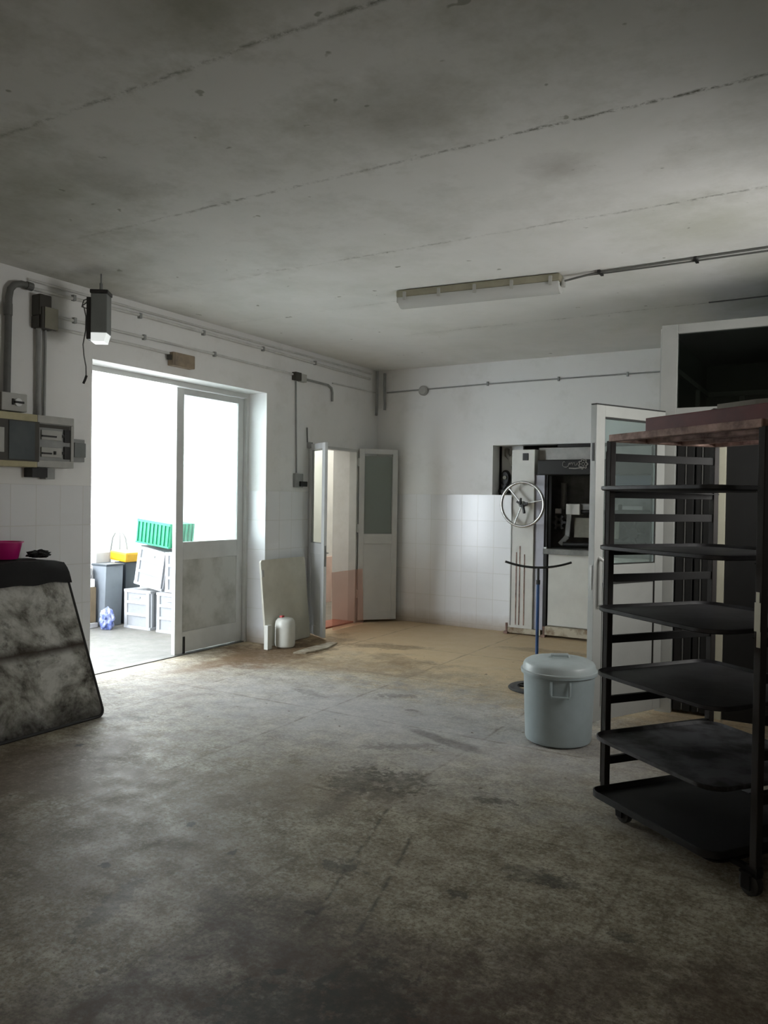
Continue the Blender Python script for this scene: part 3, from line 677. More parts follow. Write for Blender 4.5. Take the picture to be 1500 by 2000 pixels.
# ================================================================== emergency lamp hanging near the left wall
el = thing('hanging_lamp', (.43, 3.86, 2.62), 'grey box lamp hanging from the ceiling near the wide doorway, white light window below', 'lamp')
c = Vector((.42, 3.87, 0)); Mh = Matrix.Translation(c) @ Matrix.Rotation(R(36), 4, 'Z')
p = MB(Mh); p.box(-.058, -.05, 2.682, .058, .08, 2.965, .008); p.build('housing', 'lampgrey', el)
p = MB(Mh); p.box(-.064, -.056, 2.965, .064, .086, 2.992, .006); p.build('cap', 'black', el)
p = MB(Mh); p.box(-.092, -.035, 2.635, -.059, .09, 2.94, .006); p.build('back_unit', 'black', el)
p = MB(Mh); p.prism([(-.055, 2.68), (.055, 2.68), (.036, 2.618), (-.055, 2.618)], -.048, .075, 'xz'); p.build('light_window', 'lit', el)
p = MB(Mh); p.tube([(0, .01, 2.99), (0, .01, 3.05)], .012, 8); p.tube([(0, .01, 3.04), (0, .01, 3.119)], .006, 8); p.build('hanger_rod', 'lampgrey', el)
p = MB(Mh); p.tube([(-.085, .01, 2.93), (-.105, 0, 2.90), (-.125, -.01, 2.88), (-.11, -.02, 2.86), (-.10, -.01, 2.80), (-.105, 0, 2.70), (-.122, 0, 2.60), (-.115, 0, 2.52), (-.10, 0, 2.44), (-.098, 0, 2.36)], .0045, 6)
p.tube([(-.085, .01, 2.94), (-.12, 0, 2.92), (-.13, -.01, 2.87), (-.09, 0, 2.86)], .0045, 6); p.build('power_cord', 'conduit_dark', el)
p = MB(Mh); p.tube([(-.095, 0, 2.375), (-.105, 0, 2.345), (-.118, 0, 2.315)], .009, 8); p.build('plug', 'black', el)

# ================================================================== electrical gear on the left wall
def pipe(name, pts, r, mat, label, cat='conduit', group=None):
    p = MB(); p.tube(pts, r, 12); return tag(p.build(name, mat, None, smooth=True), label, cat, group)
pa = pipe('conduit_pipe', [(.035, 3.39, 2.21), (.035, 3.40, 2.88), (.038, 3.41, 2.945), (.042, 3.44, 2.985), (.045, 3.49, 3.0), (.045, 3.55, 3.0)], .024, 'conduit_dark', 'thick grey conduit with a bent top, leftmost on the left wall')
p = MB(); p.tube([(.045, 3.53, 3.0), (.045, 3.575, 2.997)], .03, 12); p.build('coupling', 'conduit_dark', pa)
p = MB(); p.tube([(.035, 3.395, 2.76), (.035, 3.395, 2.84)], .03, 12); p.build('coupling', 'conduit_dark', pa)
pipe('conduit_pipe', [(.03, 3.645, 2.075), (.03, 3.64, 2.75)], .019, 'conduit', 'thicker of two vertical conduits above the fuse boxes')
pipe('conduit_pipe', [(.02, 3.70, 2.075), (.02, 3.705, 2.72)], .010, 'conduit', 'thinner of two vertical conduits above the fuse boxes')
jb = MB(); jb.box(.001, 3.60, 2.80, .10, 3.70, 2.955, .012); tag(jb.build('junction_box', 'dark_box'), 'dark brown round-cornered box above the olive box on the left wall', 'junction box')
jb = MB(); jb.box(.001, 3.615, 2.70, .11, 3.74, 2.868, .008) if False else jb.box(.001, 3.625, 2.70, .105, 3.745, 2.799, .006)
tj = thing('wall_box', (.05, 3.68, 2.70), 'olive-grey square box at the top of two vertical conduits', 'junction box')
p = MB(); p.box(.001, 3.60, 2.712, .085, 3.735, 2.799, .004); p.box(.086, 3.61, 2.706, .115, 3.742, 2.86, .004); p.build('box_body', 'dark_box', tj)
MB().box(.116, 3.628, 2.708, .122, 3.738, 2.862, .002).build('box_cover', 'olive', tj)
sw = thing('switch_box', (.06, 3.38, 2.09), 'grey switch box with a black rotary knob, above the yellowed meter box', 'switch')
MB().box(.001, 3.30, 2.082, .115, 3.495, 2.208, .006).build('box_body', 'greyplastic', sw)
MB().box(.001, 3.20, 2.082, .10, 3.298, 2.215, .006).build('side_box', 'dark_box', sw)
p = MB(); p.lathe([(0, .014), (.028, .014), (.028, 0), (0, 0)], (.115, 3.42, 2.145), 20, 'x'); kn = p.build('dial', 'white_plastic', sw)
p = MB(); p.box(.129, 3.385, 2.137, .142, 3.455, 2.152, .003); p.box(.1155, 3.376, 2.125, .125, 3.388, 2.168); p.build('knob', 'black', kn)
mb = thing('meter_box', (.07, 3.36, 1.69), 'yellowed meter box with a smoked grey window, left of the fuse box', 'meter box')
p = MB(); p.box(.001, 3.12, 1.695, .135, 3.565, 2.072, .006); body = p.build('box_body', 'cream', mb)
p = MB(); p.box(.136, 3.12, 1.735, .142, 3.575, 2.02, .002); p.build('dark_surround', 'dark_box', mb)
p = MB(); p.box(.143, 3.335, 1.745, .149, 3.535, 2.012, .002); p.build('meter_window', 'meter_glass', mb)
p = MB(); p.box(.143, 3.265, 1.79, .148, 3.30, 1.96, .002); p.build('label_strip', 'greyplastic', mb)
fb = thing('fuse_box', (.06, 3.73, 1.70), 'grey fuse box with rows of black switches, beside the wide doorway', 'fuse box')
p = MB(); p.box(.001, 3.578, 1.70, .10, 3.885, 2.075, .006); p.box(.1005, 3.578, 2.018, .118, 3.885, 2.075, .004); p.box(.1005, 3.578, 1.70, .118, 3.885, 1.75, .004); p.box(.1005, 3.86, 1.751, .118, 3.885, 2.017, .003); p.build('box_body', 'greyplastic', fb)
p = MB(); p.box(.1005, 3.585, 1.752, .106, 3.858, 2.016); p.build('recess_plate', 'conduit', fb)
for z in (1.775, 1.90):
    p = MB(); p.box(.1065, 3.61, z, .118, 3.78, z + .07, .003); r_ = p.build('breaker_row', 'greyplastic', fb)
    p = MB(); p.box(.1185, 3.61, z + .02, .128, 3.73 if z > 1.8 else 3.69, z + .032); p.box(.1185, 3.71, z + .02, .13, 3.724, z + .045) if z < 1.8 else None; p.build('switch_lever', 'black', r_)
    p = MB(); p.box(.1065, 3.80, z - .01, .122, 3.85, z + .085, .004); p.box(.1065, 3.78, z + .025, .118, 3.80, z + .045); p.build('contactor', 'black', fb)
MB().box(.1065, 3.59, 2.0 - .012, .112, 3.85, 2.012).build('shadow_strip', 'dark_box', fb)
MB().box(.06, 3.8855, 1.93, .085, 3.897, 2.02, .002).build('red_tab', 'red', fb)
ss = thing('small_switch', (.03, 3.97, 1.75), 'small grey switch box right of the fuse box, nearest the wide doorway', 'switch')
MB().box(.001, 3.91, 1.755, .045, 4.04, 1.93, .005).build('back_plate', 'conduit', ss)
MB().box(.0455, 3.925, 1.79, .075, 4.028, 1.90, .006).build('switch_cover', 'lampgrey', ss)
ps = thing('wall_socket', (.05, 3.64, 1.61), 'black socket below the meter box on the left wall', 'socket')
MB().box(.001, 3.55, 1.625, .10, 3.675, 1.694, .004).build('socket_body', 'black', ps)
MB().box(.001, 3.676, 1.615, .075, 3.755, 1.694, .004).build('side_cover', 'conduit', ps)
# horizontal conduits high on the left wall
c1 = pipe('conduit_run', [(.016, 3.58, 2.995), (.016, 4.6, 3.015), (.016, 6.2, 3.01), (.016, 8.26, 2.99)], .013, 'conduit_white', 'upper of the painted conduits running along the left wall below the ceiling')
for y in (3.95, 4.6, 5.35, 6.2, 7.1):
    p = MB(); p.box(.0, y - .012, 2.985, .034, y + .012, 3.03, .003); p.build('clamp', 'conduit', c1)
c3 = pipe('conduit_run', [(.014, 3.56, 3.055), (.014, 8.3, 3.06)], .010, 'conduit_white', 'thin conduit in the angle between left wall and ceiling')
c2 = pipe('conduit_run', [(.014, 3.745, 2.835), (.014, 5.4, 2.84), (.014, 6.70, 2.825)], .011, 'conduit_white', 'lower painted conduit, from the olive box over the wide doorway')
for y in (3.96, 4.65, 5.5): 
    p = MB(); p.box(.0, y - .012, 2.815, .03, y + .012, 2.86, .003); p.build('clamp', 'conduit', c2)
pipe('conduit_run', [(.014, 3.745, 2.745), (.014, 4.5, 2.755), (.014, 4.93, 2.75)], .012, 'conduit_white', 'short painted conduit between the olive box and the tan box')
bb = thing('tan_box', (.05, 5.06, 2.64), 'tan rectangular box on the wall above the wide doorway', 'box')
MB().box(.001, 4.93, 2.645, .07, 5.19, 2.762, .004).build('box_body', 'brownbox', bb)
MB().box(.02, 4.90, 2.69, .055, 4.929, 2.735, .003).build('cable_gland', 'dark_box', bb)
MB().box(.0705, 4.945, 2.652, .076, 5.185, 2.755, .002).build('box_cover', 'brownbox', bb)
j2 = thing('junction_box', (.03, 6.78, 2.75), 'small grimy junction box on the left wall between the two doorways', 'junction box')
MB().box(.001, 6.70, 2.765, .06, 6.80, 2.85, .005).build('box_body', 'dark_box', j2); MB().box(.001, 6.801, 2.76, .055, 6.90, 2.845, .005).build('side_box', 'greyplastic', j2)
pipe('conduit_pipe', [(.02, 6.91, 2.80), (.02, 7.35, 2.795), (.02, 7.42, 2.77), (.02, 7.44, 2.72), (.02, 7.44, 2.62)], .013, 'conduit', 'short conduit bending down above the narrow double door')
pipe('conduit_pipe', [(.012, 6.76, 2.76), (.012, 6.79, 1.775)], .008, 'conduit', 'thin vertical conduit down to the light switch')
pipe('conduit_run', [(.012, 7.45, 2.83), (.012, 8.46, 2.84)], .008, 'conduit_white', 'thin conduit on the left wall running into the far corner')
p = MB(); p.tube([(.01, 6.975, 2.28), (.01, 6.985, 2.12)], .007, 8); tag(p.build('cable_stub', 'conduit_dark'), 'short dark cable above the hinge side of the double door', 'cable')
ls = thing('light_switch', (.03, 6.82, 1.61), 'grey light switch with a black rocker beside the narrow double door', 'light switch')
MB().box(.001, 6.745, 1.62, .035, 6.885, 1.77, .004).build('back_plate', 'conduit', ls)
MB().box(.0355, 6.81, 1.63, .06, 6.93, 1.685, .004).build('rocker', 'black', ls)
p = MB(); p.box(.001, 6.985, 2.055, .05, 7.035, 2.12, .005); q_ = tag(p.build('door_closer_box', 'conduit'), 'small grey fitting with white button at the top of the double door', 'fitting')
p = MB(); p.lathe([(0, .012), (.012, .012), (.012, 0), (0, 0)], (.05, 7.01, 2.09), 12, 'x'); p.build('button', 'white_plastic', q_)
pipe('drain_pipe', [(.06, 8.36, 3.10), (.06, 8.36, 2.75), (.062, 8.355, 2.66), (.075, 8.33, 2.58), (.085, 8.31, 2.55)], .018, 'conduit', 'left of two short grey pipes hanging in the far corner', 'pipe')
pipe('drain_pipe', [(.12, 8.44, 3.08), (.12, 8.44, 2.80), (.13, 8.44, 2.70), (.125, 8.44, 2.62)], .016, 'conduit', 'right of two short grey pipes hanging in the far corner', 'pipe')
bc = pipe('conduit_run', [(.14, D - .012, 2.84), (1.5, D - .012, 2.865), (2.6, D - .012, 2.87), (X1 - .01, D - .012, 2.88)], .008, 'conduit', 'thin conduit running along the back wall')
for x in (1.5, 2.35, 3.1):
    p = MB(); p.box(x - .01, D - .026, 2.845, x + .01, D, 2.892, .002); p.build('clamp', 'conduit', bc)
p = MB(); p.lathe([(0, -.05), (.045, -.05), (.06, -.035), (.06, 0), (0, 0)], (.66, D - .001, 2.835), 20, 'y'); tag(p.build('round_junction_box', 'greyplastic'), 'round grey junction box on the back wall conduit', 'junction box')

# ================================================================== board and tank by the left wall
def leaning_box(name, y0, y1, xb, xt, z1, th, mat, label, cat, rad=.03, z0=0.005):
    """sheet leaning on a wall at x=0: foot at xb, top at xt"""
    dx = (xt - xb) / (z1 - z0); L = math.hypot(xt - xb, z1 - z0); ang = math.atan2(xt - xb, z1 - z0)
    Mx = Matrix.Translation((xb, y0, z0)) @ Matrix.Rotation(ang, 4, 'Y')
    pts = []
    W = y1 - y0
    for (cy, cz, a0) in ((W - rad, rad, -90), (W - rad, L - rad, 0), (rad, L - rad, 90), (rad, rad, 180)):
        for k in range(5):
            a = R(a0 + k * 22.5); pts.append((cy + rad * math.cos(a), cz + rad * math.sin(a)))
    p = MB(Mx); p.prism(pts, 0, th, 'yz'); return tag(p.build(name, mat), label, cat), Mx, L, W
wb_, Mx, L, W = leaning_box('ivory_board', 6.13, 6.87, .145, .055, .87, .022, 'board', 'ivory board leaning against the left wall between the doorways', 'board')
for zz in (.10, .70):
    p = MB(Mx); p.box(.0225, .0, zz, .030, .035, zz + .07, .003); p.build('hinge_plate', 'greyplastic', wb_)
tk = thing('water_heater', (.285, 6.275, 0), 'small white rounded water heater standing before the ivory board', 'water heater')
p = MB(); p.lathe([(0, .0), (.085, 0), (.098, .012), (.102, .04), (.102, .225), (.095, .262), (.078, .285), (.05, .294), (0, .298)], (.285, 6.275, .004), 32); p.build('tank', 'boiler', tk, smooth=True)
p = MB(); p.box(.45, 6.32, .285, .49, 6.36, .31, .004); p.build('red_cap', 'red', tk) if False else p.box(.355, 6.36, .318, .40, 6.42, .34, .004)
p = MB(); p.box(.24, 6.235, .300, .275, 6.275, .318, .004); p.build('red_cap', 'red', tk)
slb = MB(); slb.box(.20, 6.045, .0, .25, 6.115, .24, .008); tag(slb.build('white_block', 'boiler'), 'white block standing on the floor left of the small water heater', 'block')
# fallen plaster slab on the floor
pts = [(.30, 6.1), (.42, 6.0), (.55, 6.3), (.52, 6.62), (.46, 6.78), (.36, 6.74), (.50, 6.5), (.33, 6.25)]
pts = [(.56, 6.05), (.66, 6.12), (.70, 6.42), (.62, 6.72), (.54, 6.70), (.53, 6.35)]
p = MB(); p.prism(pts, .0, .014); tag(p.build('floor_slab', 'ochre_dirty'), 'flat broken slab lying on the floor before the ivory board', 'slab')
# pink film standing in the double doorway
p = MB()
ys = [7.35 + .65 * k / 10 for k in range(11)]
g0 = [(0.125 + .008 * math.sin(k * 1.3), y) for k, y in enumerate(ys)]
prv = None
for (x, y) in g0:
    row = [p.bm.verts.new((x + .004 - z * .03, y, .004 + z)) for z in (0, .2, .45, .66)] + [p.bm.verts.new((x - z * .03, y, .004 + z)) for z in (.66, .45, .2, 0)]
    if prv:
        for k in range(8): p.bm.faces.new((prv[k], prv[(k + 1) % 8], row[(k + 1) % 8], row[k]))
    else: first = row
    prv = row
p.bm.faces.new(first[::-1]); p.bm.faces.new(prv)
tag(p.build('plastic_sheet', 'pink_sheet'), 'translucent pink sheet standing in the narrow double doorway', 'plastic sheet')

# ================================================================== things in the bright yard
def make_crate(loc, label, mat, mat2, w_=.40, d_=.30, h_=.44):
    t = thing('plastic_crate', (0, 0, 0), label, 'crate', 'plastic crates stacked in the bright yard')
    b = MB()
    b.box(-w_ / 2, -d_ / 2 + .012, .0, w_ / 2, d_ / 2, h_, .006); b.build('crate_shell', mat2, t)
    r = MB()
    for x in (-w_ / 2, w_ / 2 - .045): r.box(x, -d_ / 2 - .006, 0, x + .045, -d_ / 2 + .03, h_, .004)
    for z in (0, h_ - .035, h_ * .33, h_ * .64): r.box(-w_ / 2 + .04, -d_ / 2 - .004, z, w_ / 2 - .04, -d_ / 2 + .02, z + .03, .003)
    for y in (-d_ / 2 + .04, 0, d_ / 2 - .04): r.box(w_ / 2 - .005, y - .015, 0, w_ / 2 + .012, y + .015, h_, .003)
    for z in (0, h_ - .03): r.box(w_ / 2 - .004, -d_ / 2, z, w_ / 2 + .014, d_ / 2, z + .03, .003); r.box(-w_ / 2 - .012, -d_ / 2, z, -w_ / 2, d_ / 2, z + .03, .003)
    r.build('rib', mat, t)
    g = MB(); g.box(-.045, -d_ / 2 - .001, h_ * .88 - .04, .045, -d_ / 2 + .014, h_ * .88 - .02, .004); g.build('hand_slot', 'conduit', t)
    t.location = loc; return t
cr = make_crate((-1.74, 6.32, 0), 'white crate standing on the yard floor, nearest the bins', 'white_crate', 'crate_mesh')
dup(cr, (-1.63, 6.36, .475), 0, 'white crate tilted on top of the one nearest the bins', (0, R(9.5), R(3)))
dup(cr, (-1.20, 6.30, 0), 0, 'white crate on the yard floor, beside the sliding door edge')
dup(cr, (-1.115, 6.34, .445), 0, 'white crate upper of the stack beside the sliding door edge')
gc = thing('plastic_crate', (0, 0, 0), 'green ribbed crate lying on top of the white crates', 'crate', 'plastic crates stacked in the bright yard')
b = MB(); b.box(-.24, -.2, .0, .24, .2, .27, .006); b.build('crate_shell', 'green', gc)
r_ = MB()
for k in range(9): x = -.24 + .0575 * k; r_.box(x - (0 if k else -.001), -.214, .0, x + .022, -.198, .27, .002)
r_.box(-.245, -.216, .245, .262, -.196, .275, .002); r_.box(-.245, -.216, 0, .262, -.196, .02, .002)
for k in range(7): y = -.2 + .06 * k; r_.box(.238, y, 0, .256, y + .022, .27, .002)
r_.build('rib', 'green', gc)
gc.location = (-1.57, 6.42, .95); gc.rotation_euler = (0, R(6), R(2))
gb = thing('waste_bin', (-2.2, 6.15, 0), 'tall slate-grey waste bin in the bright yard', 'waste bin')
p = MB(); p.prism([(-.085, 0), (.085, 0), (.115, .69), (-.115, .69)], -.12, .12, 'xz')
for v in p.bm.verts: v.co += Vector((-2.20, 6.15, .005))
p.build('bin_body', 'greybin', gb)
p = MB(); p.box(-2.33, 6.02, .696, -2.07, 6.28, .72, .008); p.build('rim', 'slate', gb)
sb = thing('waste_bin', (-2.2, 6.45, 0), 'dark slate bin with a yellow lid, behind the grey waste bin', 'waste bin')
p = MB(); p.box(-2.32, 6.34, 0.004, -2.12, 6.56, .72, .01); p.build('bin_body', 'slate', sb)
p = MB(Matrix.Translation((-2.24, 6.32, .735)) @ Matrix.Rotation(R(5), 4, 'Y')); p.box(-.12, -.02, .0, .16, .22, .115, .025); p.build('lid', 'yellow', sb)
def blobby(name, c, rx, ry, rz, mat, label, cat, seed=0, amp=.25, sub=4):
    b = MB(); vs = bmesh.ops.create_icosphere(b.bm, subdivisions=sub, radius=1)['verts']
    for v in vs:
        n_ = noise.noise(v.co * 2.1 + Vector((seed, 0, 0))) + .5 * noise.noise(v.co * 5 + Vector((0, seed, 0)))
        k = 1 + amp * n_; q = v.co * k
        v.co = Vector((c[0] + q.x * rx, c[1] + q.y * ry, c[2] + max(q.z, -.85) * rz + rz * .86))
    o = b.build(name, mat, None, smooth=True)
    return tag(o, label, cat)
blobby('plastic_bag', (-1.985, 5.96, 0.0), .085, .075, .125, 'bluebag', 'crumpled blue and white plastic bag at the foot of the grey waste bin', 'plastic bag', 3, .4)
ob = thing('cardboard_box', (-2.3, 5.95, 0), 'brown cardboard box beside the wide doorway edge in the yard', 'box')
p = MB(); p.box(-2.50, 5.80, .06, -2.19, 5.98, .46, .004); p.build('carton', 'brown_carton', ob)
p = MB(); p.box(-2.49, 5.81, .004, -2.15, 5.975, .058, .004); p.build('base_tray', 'light_carton', ob)
p = MB(); p.prism([(-2.34, .10), (-2.26, .14), (-2.24, .28), (-2.29, .40), (-2.34, .30)], 5.792, 5.7995, 'xz'); p.build('dark_print', 'black', ob)
p = MB(); p.prism([(-2.34, .20), (-2.25, .20), (-2.25, .28), (-2.32, .29)], 5.785, 5.7915, 'xz'); p.build('pale_print', 'light_carton', ob)
p = MB(); p.box(-2.50, 5.82, .462, -2.20, 5.97, .55, .004); tag(p.build('white_box', 'white_plastic'), 'flat white box lying on the brown cardboard box in the yard', 'box')
p = MB(); p.lathe([(0, 0), (.10, 0), (.12, .05), (.11, .12), (.05, .15), (0, .15)], (-2.34, 5.90, .552), 24); tag(p.build('grey_bowl', 'light_carton', None, smooth=True), 'upturned grey bowl on the flat white box in the yard', 'bowl')
p = MB(); p.box(-2.62, 6.10, .004, -2.345, 6.30, .84, .012) ; tag(p.build('pale_cabinet', 'light_carton'), 'pale grey-pink cabinet behind the cardboard box in the yard', 'cabinet')
ck = thing('wire_frame', (-2.25, 6.6, 0), 'thin wire trolley frame standing behind the bins', 'trolley')
wy = 6.62; wx = -2.74
def wp(dx, z): return (wx + dx, wy, z)
p = MB(); p.tube([wp(0, .004), wp(.02, .80), wp(.06, .98), wp(.11, 1.045), wp(.24, 1.045), wp(.29, .98), wp(.33, .80), wp(.34, .004)], .009, 8); p.build('frame_loop', 'conduit_dark', ck, smooth=True)
p = MB(); p.tube([wp(.19, .3), wp(.19, 1.04)], .006, 6); p.tube([wp(.01, .3), wp(.335, .3)], .006, 6); p.build('cross_wire', 'conduit_dark', ck)

# ================================================================== dark table, trays and basins at the left
tb = thing('work_table', (.25, 2.6, 0), 'dark work table against the left wall under the basins', 'table')
p = MB(); p.box(.02, 1.6, .965, .36, 3.52, 1.0, .004); p.build('tabletop', 'rack', tb)
for y in (1.63, 3.46):
    for x in (.04, .31):
        p = MB(); p.box(x, y, 0, x + .035, y + .035, .965); p.build('leg', 'rack', tb)
# leaning panel: foot x=.83, top x=.39 at z=1
x0, x1_, zt = .83, .395, 1.0
ang = math.atan2(x1_ - x0, zt); L = math.hypot(x1_ - x0, zt)
Mp = Matrix.Translation((x0, 0, .012)) @ Matrix.Rotation(ang, 4, 'Y')
def rrect(y0, y1, z0, z1, r, n=5):
    pts = []
    for (cy, cz, a0) in ((y1 - r, z0 + r, -90), (y1 - r, z1 - r, 0), (y0 + r, z1 - r, 90), (y0 + r, z0 + r, 180)):
        for k in range(n + 1): a = R(a0 + k * 90 / n); pts.append((cy + r * math.cos(a), cz + r * math.sin(a)))
    return pts
pn = thing('leaning_panel', (.83, 2.7, 0), 'large scorched pale cloth panel in a black rim, leaning on the dark table at left', 'panel')
p = MB(Mp); p.prism(rrect(1.75, 3.60, 0, L, .05), -.022, -.004, 'yz'); p.build('panel_face', 'panel', pn)
rim = [Mp @ Vector((-.010, y, z)) for y, z in rrect(1.75, 3.60, .0, L, .05)]
p = MB(); p.tube(rim, .012, 8, closed=True); p.build('rim', 'black', pn, smooth=True)
# cloth heap on the table
cl = MB(); n1, n2 = 44, 14
rows = []
for i in range(n1 + 1):
    y = 1.65 + (3.60 - 1.65) * i / n1; row = []
    for j in range(n2 + 1):
        u = j / n2
        endf = max(0, (y - 3.42) / .18); rip = .014 * (noise.noise(Vector((u * 4, y * 6, 0))) + .7)
        if u < .72: x = .03 + .365 * u / .72; z = 1.034 + rip
        else:
            q = (u - .72) / .28; dn = (.125 + .05 * noise.noise(Vector((0, y * 5, 3)))) * q
            x = .395 + .030 * min(1, q * 3) + .43 * dn; z = 1.030 + rip * (1 - q) - dn
        z -= .012 * endf ** 2
        row.append((x, y, z))
    rows.append(row)
V1 = [[cl.bm.verts.new(c) for c in r] for r in rows]; V2 = [[cl.bm.verts.new((c[0], c[1], c[2] - .005)) for c in r] for r in rows]
for i in range(n1):
    for j in range(n2):
        cl.bm.faces.new((V1[i][j], V1[i + 1][j], V1[i + 1][j + 1], V1[i][j + 1])); cl.bm.faces.new((V2[i][j], V2[i][j + 1], V2[i + 1][j + 1], V2[i + 1][j]))
for i in range(n1):
    cl.bm.faces.new((V1[i][0], V2[i][0], V2[i + 1][0], V1[i + 1][0])); cl.bm.faces.new((V1[i][n2], V1[i + 1][n2], V2[i + 1][n2], V2[i][n2]))
for j in range(n2):
    cl.bm.faces.new((V1[0][j], V1[0][j + 1], V2[0][j + 1], V2[0][j])); cl.bm.faces.new((V1[n1][j], V2[n1][j], V2[n1][j + 1], V1[n1][j + 1]))
tag(cl.build('black_cloth', 'black_cloth', None, smooth=True), 'black cloth draped over the dark work table at left', 'cloth')
blobby('cloth_bundle', (.25, 3.50, 1.056), .07, .075, .028, 'black_cloth', 'small black cloth bundle at the end of the work table, right of the magenta basin', 'cloth bundle', 8, .5)
def basin(c, r0, r1, h_, mat, label, mat2=None):
    p = MB(); p.lathe([(0, 0), (r0, 0), (r0 + .004, .004), (r1, h_ - .006), (r1 + .010, h_ - .006), (r1 + .010, h_), (r1 - .003, h_), (r0 - .002, .008), (0, .008)], c, 40)
    return tag(p.build('basin', mat, None, smooth=True), label, 'basin')
basin((.20, 3.27, 1.058), .085, .113, .118, 'magenta', 'magenta plastic basin on the black cloth at left')
basin((.20, 2.995, 1.058), .085, .113, .125, 'maroon', 'dark maroon basin at the left edge, beside the magenta one')

# ================================================================== rack trolley with black trays
P1 = Vector((4.155, 3.82, 0)); Au = Vector((.595, .804, 0)).normalized(); Bv = Vector((.804, -.595, 0)).normalized()
MR = Matrix((Au, Bv, Vector((0, 0, 1)))).transposed().to_4x4(); MR.translation = P1      # local (u, v, z)
RT = 1.83; RW = .89; RD = .66
rk = thing('rack_trolley', P1 + Au * RD / 2 + Bv * RW / 2, 'tall blackened steel rack trolley with a rusty top frame, full of black trays', 'rack')
for i, (u, v) in enumerate(((0, 0), (0, RW), (RD, 0), (RD, RW))):
    p = MB(MR); p.box(u - .016, v - .016, .11, u + .016, v + .016, RT - .03, .003)
    p.build('post', 'post', rk)
# pale strip on the outer edge of the first post
p = MB(MR); p.box(-.018, -.0175, .14, .006, -.0165, 1.75); p.build('pale_edge', 'pale_strip', rk)
p = MB(MR); p.box(-.0175, RW - .016, 1.02, -.0165, RW + .012, 1.13); p.box(-.0175, RW - .01, 1.13, -.0165, RW + .006, 1.17); p.box(-.0175, RW - .004, .96, -.0165, RW + .014, 1.02); p.build('paint_chip', 'yellow_post', rk)
tf = MB(MR)
for a, b in (((0, 0), (0, RW)), ((RD, 0), (RD, RW)), ((0, 0), (RD, 0)), ((0, RW), (RD, RW)), ((.22, 0), (.22, RW)), ((.44, 0), (.44, RW))):
    tf.beam((a[0], a[1], RT - .018), (b[0], b[1], RT - .018), .036, .034, bev=.003)
tf.build('top_frame', 'rust', rk)
ZT = [.396, .70, .999, 1.288, 1.565]
for k, z in enumerate([.25, .375, .545, .68, .84, .98, 1.137, 1.268, 1.43, 1.545, 1.722]):
    for v in (0, RW):
        p = MB(MR); p.box(.016, v - .010, z - .020, RD - .016, v + .010, z + .018, .002); p.build('side_rail', 'rack', rk)
        if z in (.375, .68, .98, 1.268, 1.545):
            sgn = 1 if v == 0 else -1
            q0, q1 = sorted((v + sgn * .010, v + sgn * .05)); p = MB(MR); p.box(.016, q0, z + .004, RD - .016, q1, z + .009); p.build('tray_runner', 'rack', rk)
for z in (.16, 1.79):
    pass
bp = MB(MR); bp.prism(rrect(-.10, RD - .02, .02, RW - .10, .05), .099, .105, 'xy')
bp.beam((0, .02, .1), (0, RW - .02, .1), .03, .016); bp.beam((RD, .02, .1), (RD, RW - .02, .1), .03, .016)
bp.box(-.016, -.02, .08, .016, .03, .12); bp.box(-.016, RW - .03, .08, .016, RW + .02, .12); bp.box(RD - .016, -.02, .08, RD + .016, .03, .12); bp.box(RD - .016, RW - .03, .08, RD + .016, RW + .02, .12)
bp.build('base_frame', 'rack', rk)
for (u, v) in ((0, .14), (0, RW - .02), (RD, .02), (RD, RW - .02)):
    ct = MB(MR); ct.box(u - .032, v - .03, .086, u + .032, v + .03, .096, .002)
    ct.box(u - .032, v - .02, .03, u - .024, v + .02, .09); ct.box(u + .024, v - .02, .03, u + .032, v + .02, .09); cc = ct.build('caster', 'rack', rk)
    wv = MB(MR); wv.lathe([(0, -.016), (.034, -.020), (.046, -.014), (.048, 0), (.046, .014), (.034, .020), (0, .020)], (u, v, .048), 20, 'x'); wv.build('wheel', 'black', cc, smooth=True)
# front right caster shows large
def tray(z, u0, u1, v0, v1, label, rad=.10, mat='tray', lip=.018, first=None, skew=0., nm='baking_tray'):
    Mt = MR @ Matrix.Translation((u0, v0, z)) @ Matrix.Rotation(skew, 4, 'Z')
    U, V = u1 - u0, v1 - v0
    def ring(ins): return rrect(ins, U - ins, ins, V - ins, max(rad - ins, .01), 8)
    b = MB(Mt); loops = []
    prof = [(0.006, 0.), (0., .004), (0, lip), (.006, lip + .002), (.010, lip - .002), (.018, .006)]
    for ins, h_ in prof: loops.append([b.bm.verts.new(Mt @ Vector((x, y, h_ + .0025 * math.sin(x * 13 + z * 20) * math.sin(y * 9 + z * 7)))) for x, y in ring(ins)])
    n_ = len(loops[0])
    for A_, B_ in zip(loops, loops[1:]):
        for i in range(n_): b.bm.faces.new((A_[i], A_[(i + 1) % n_], B_[(i + 1) % n_], B_[i]))
    b.bm.faces.new(loops[0][::-1]); b.bm.faces.new(loops[-1])
    o = b.build(nm, mat, None, smooth=True); tag(o, label, 'tray', 'black trays in the rack trolley'); return o
names = ['second lowest', 'third lowest', 'middle', 'second from top', 'topmost']
labs = ['greyish flour-dusted black tray, second lowest in the rack trolley', 'black baking tray level with the lid of the pale bin in the rack trolley',
        'black baking tray in the rack trolley, third from the top', 'black baking tray in the rack trolley, second from the top', 'topmost black baking tray in the rack trolley, seen almost edge on']
for z, lb_, sk in zip(ZT, labs, (R(1.5), R(-.8), R(.8), R(-.6), R(.5))):
    tray(z - .006, -.135, .60, .035, .80 if z > .5 else .82, lb_, skew=sk, mat='tray_dusty' if z < .5 else 'tray')
tray(.112, -.13, .62, .03, .79, 'sooty black tray lying lowest on the base of the rack trolley', .07, 'tray_base', .03)
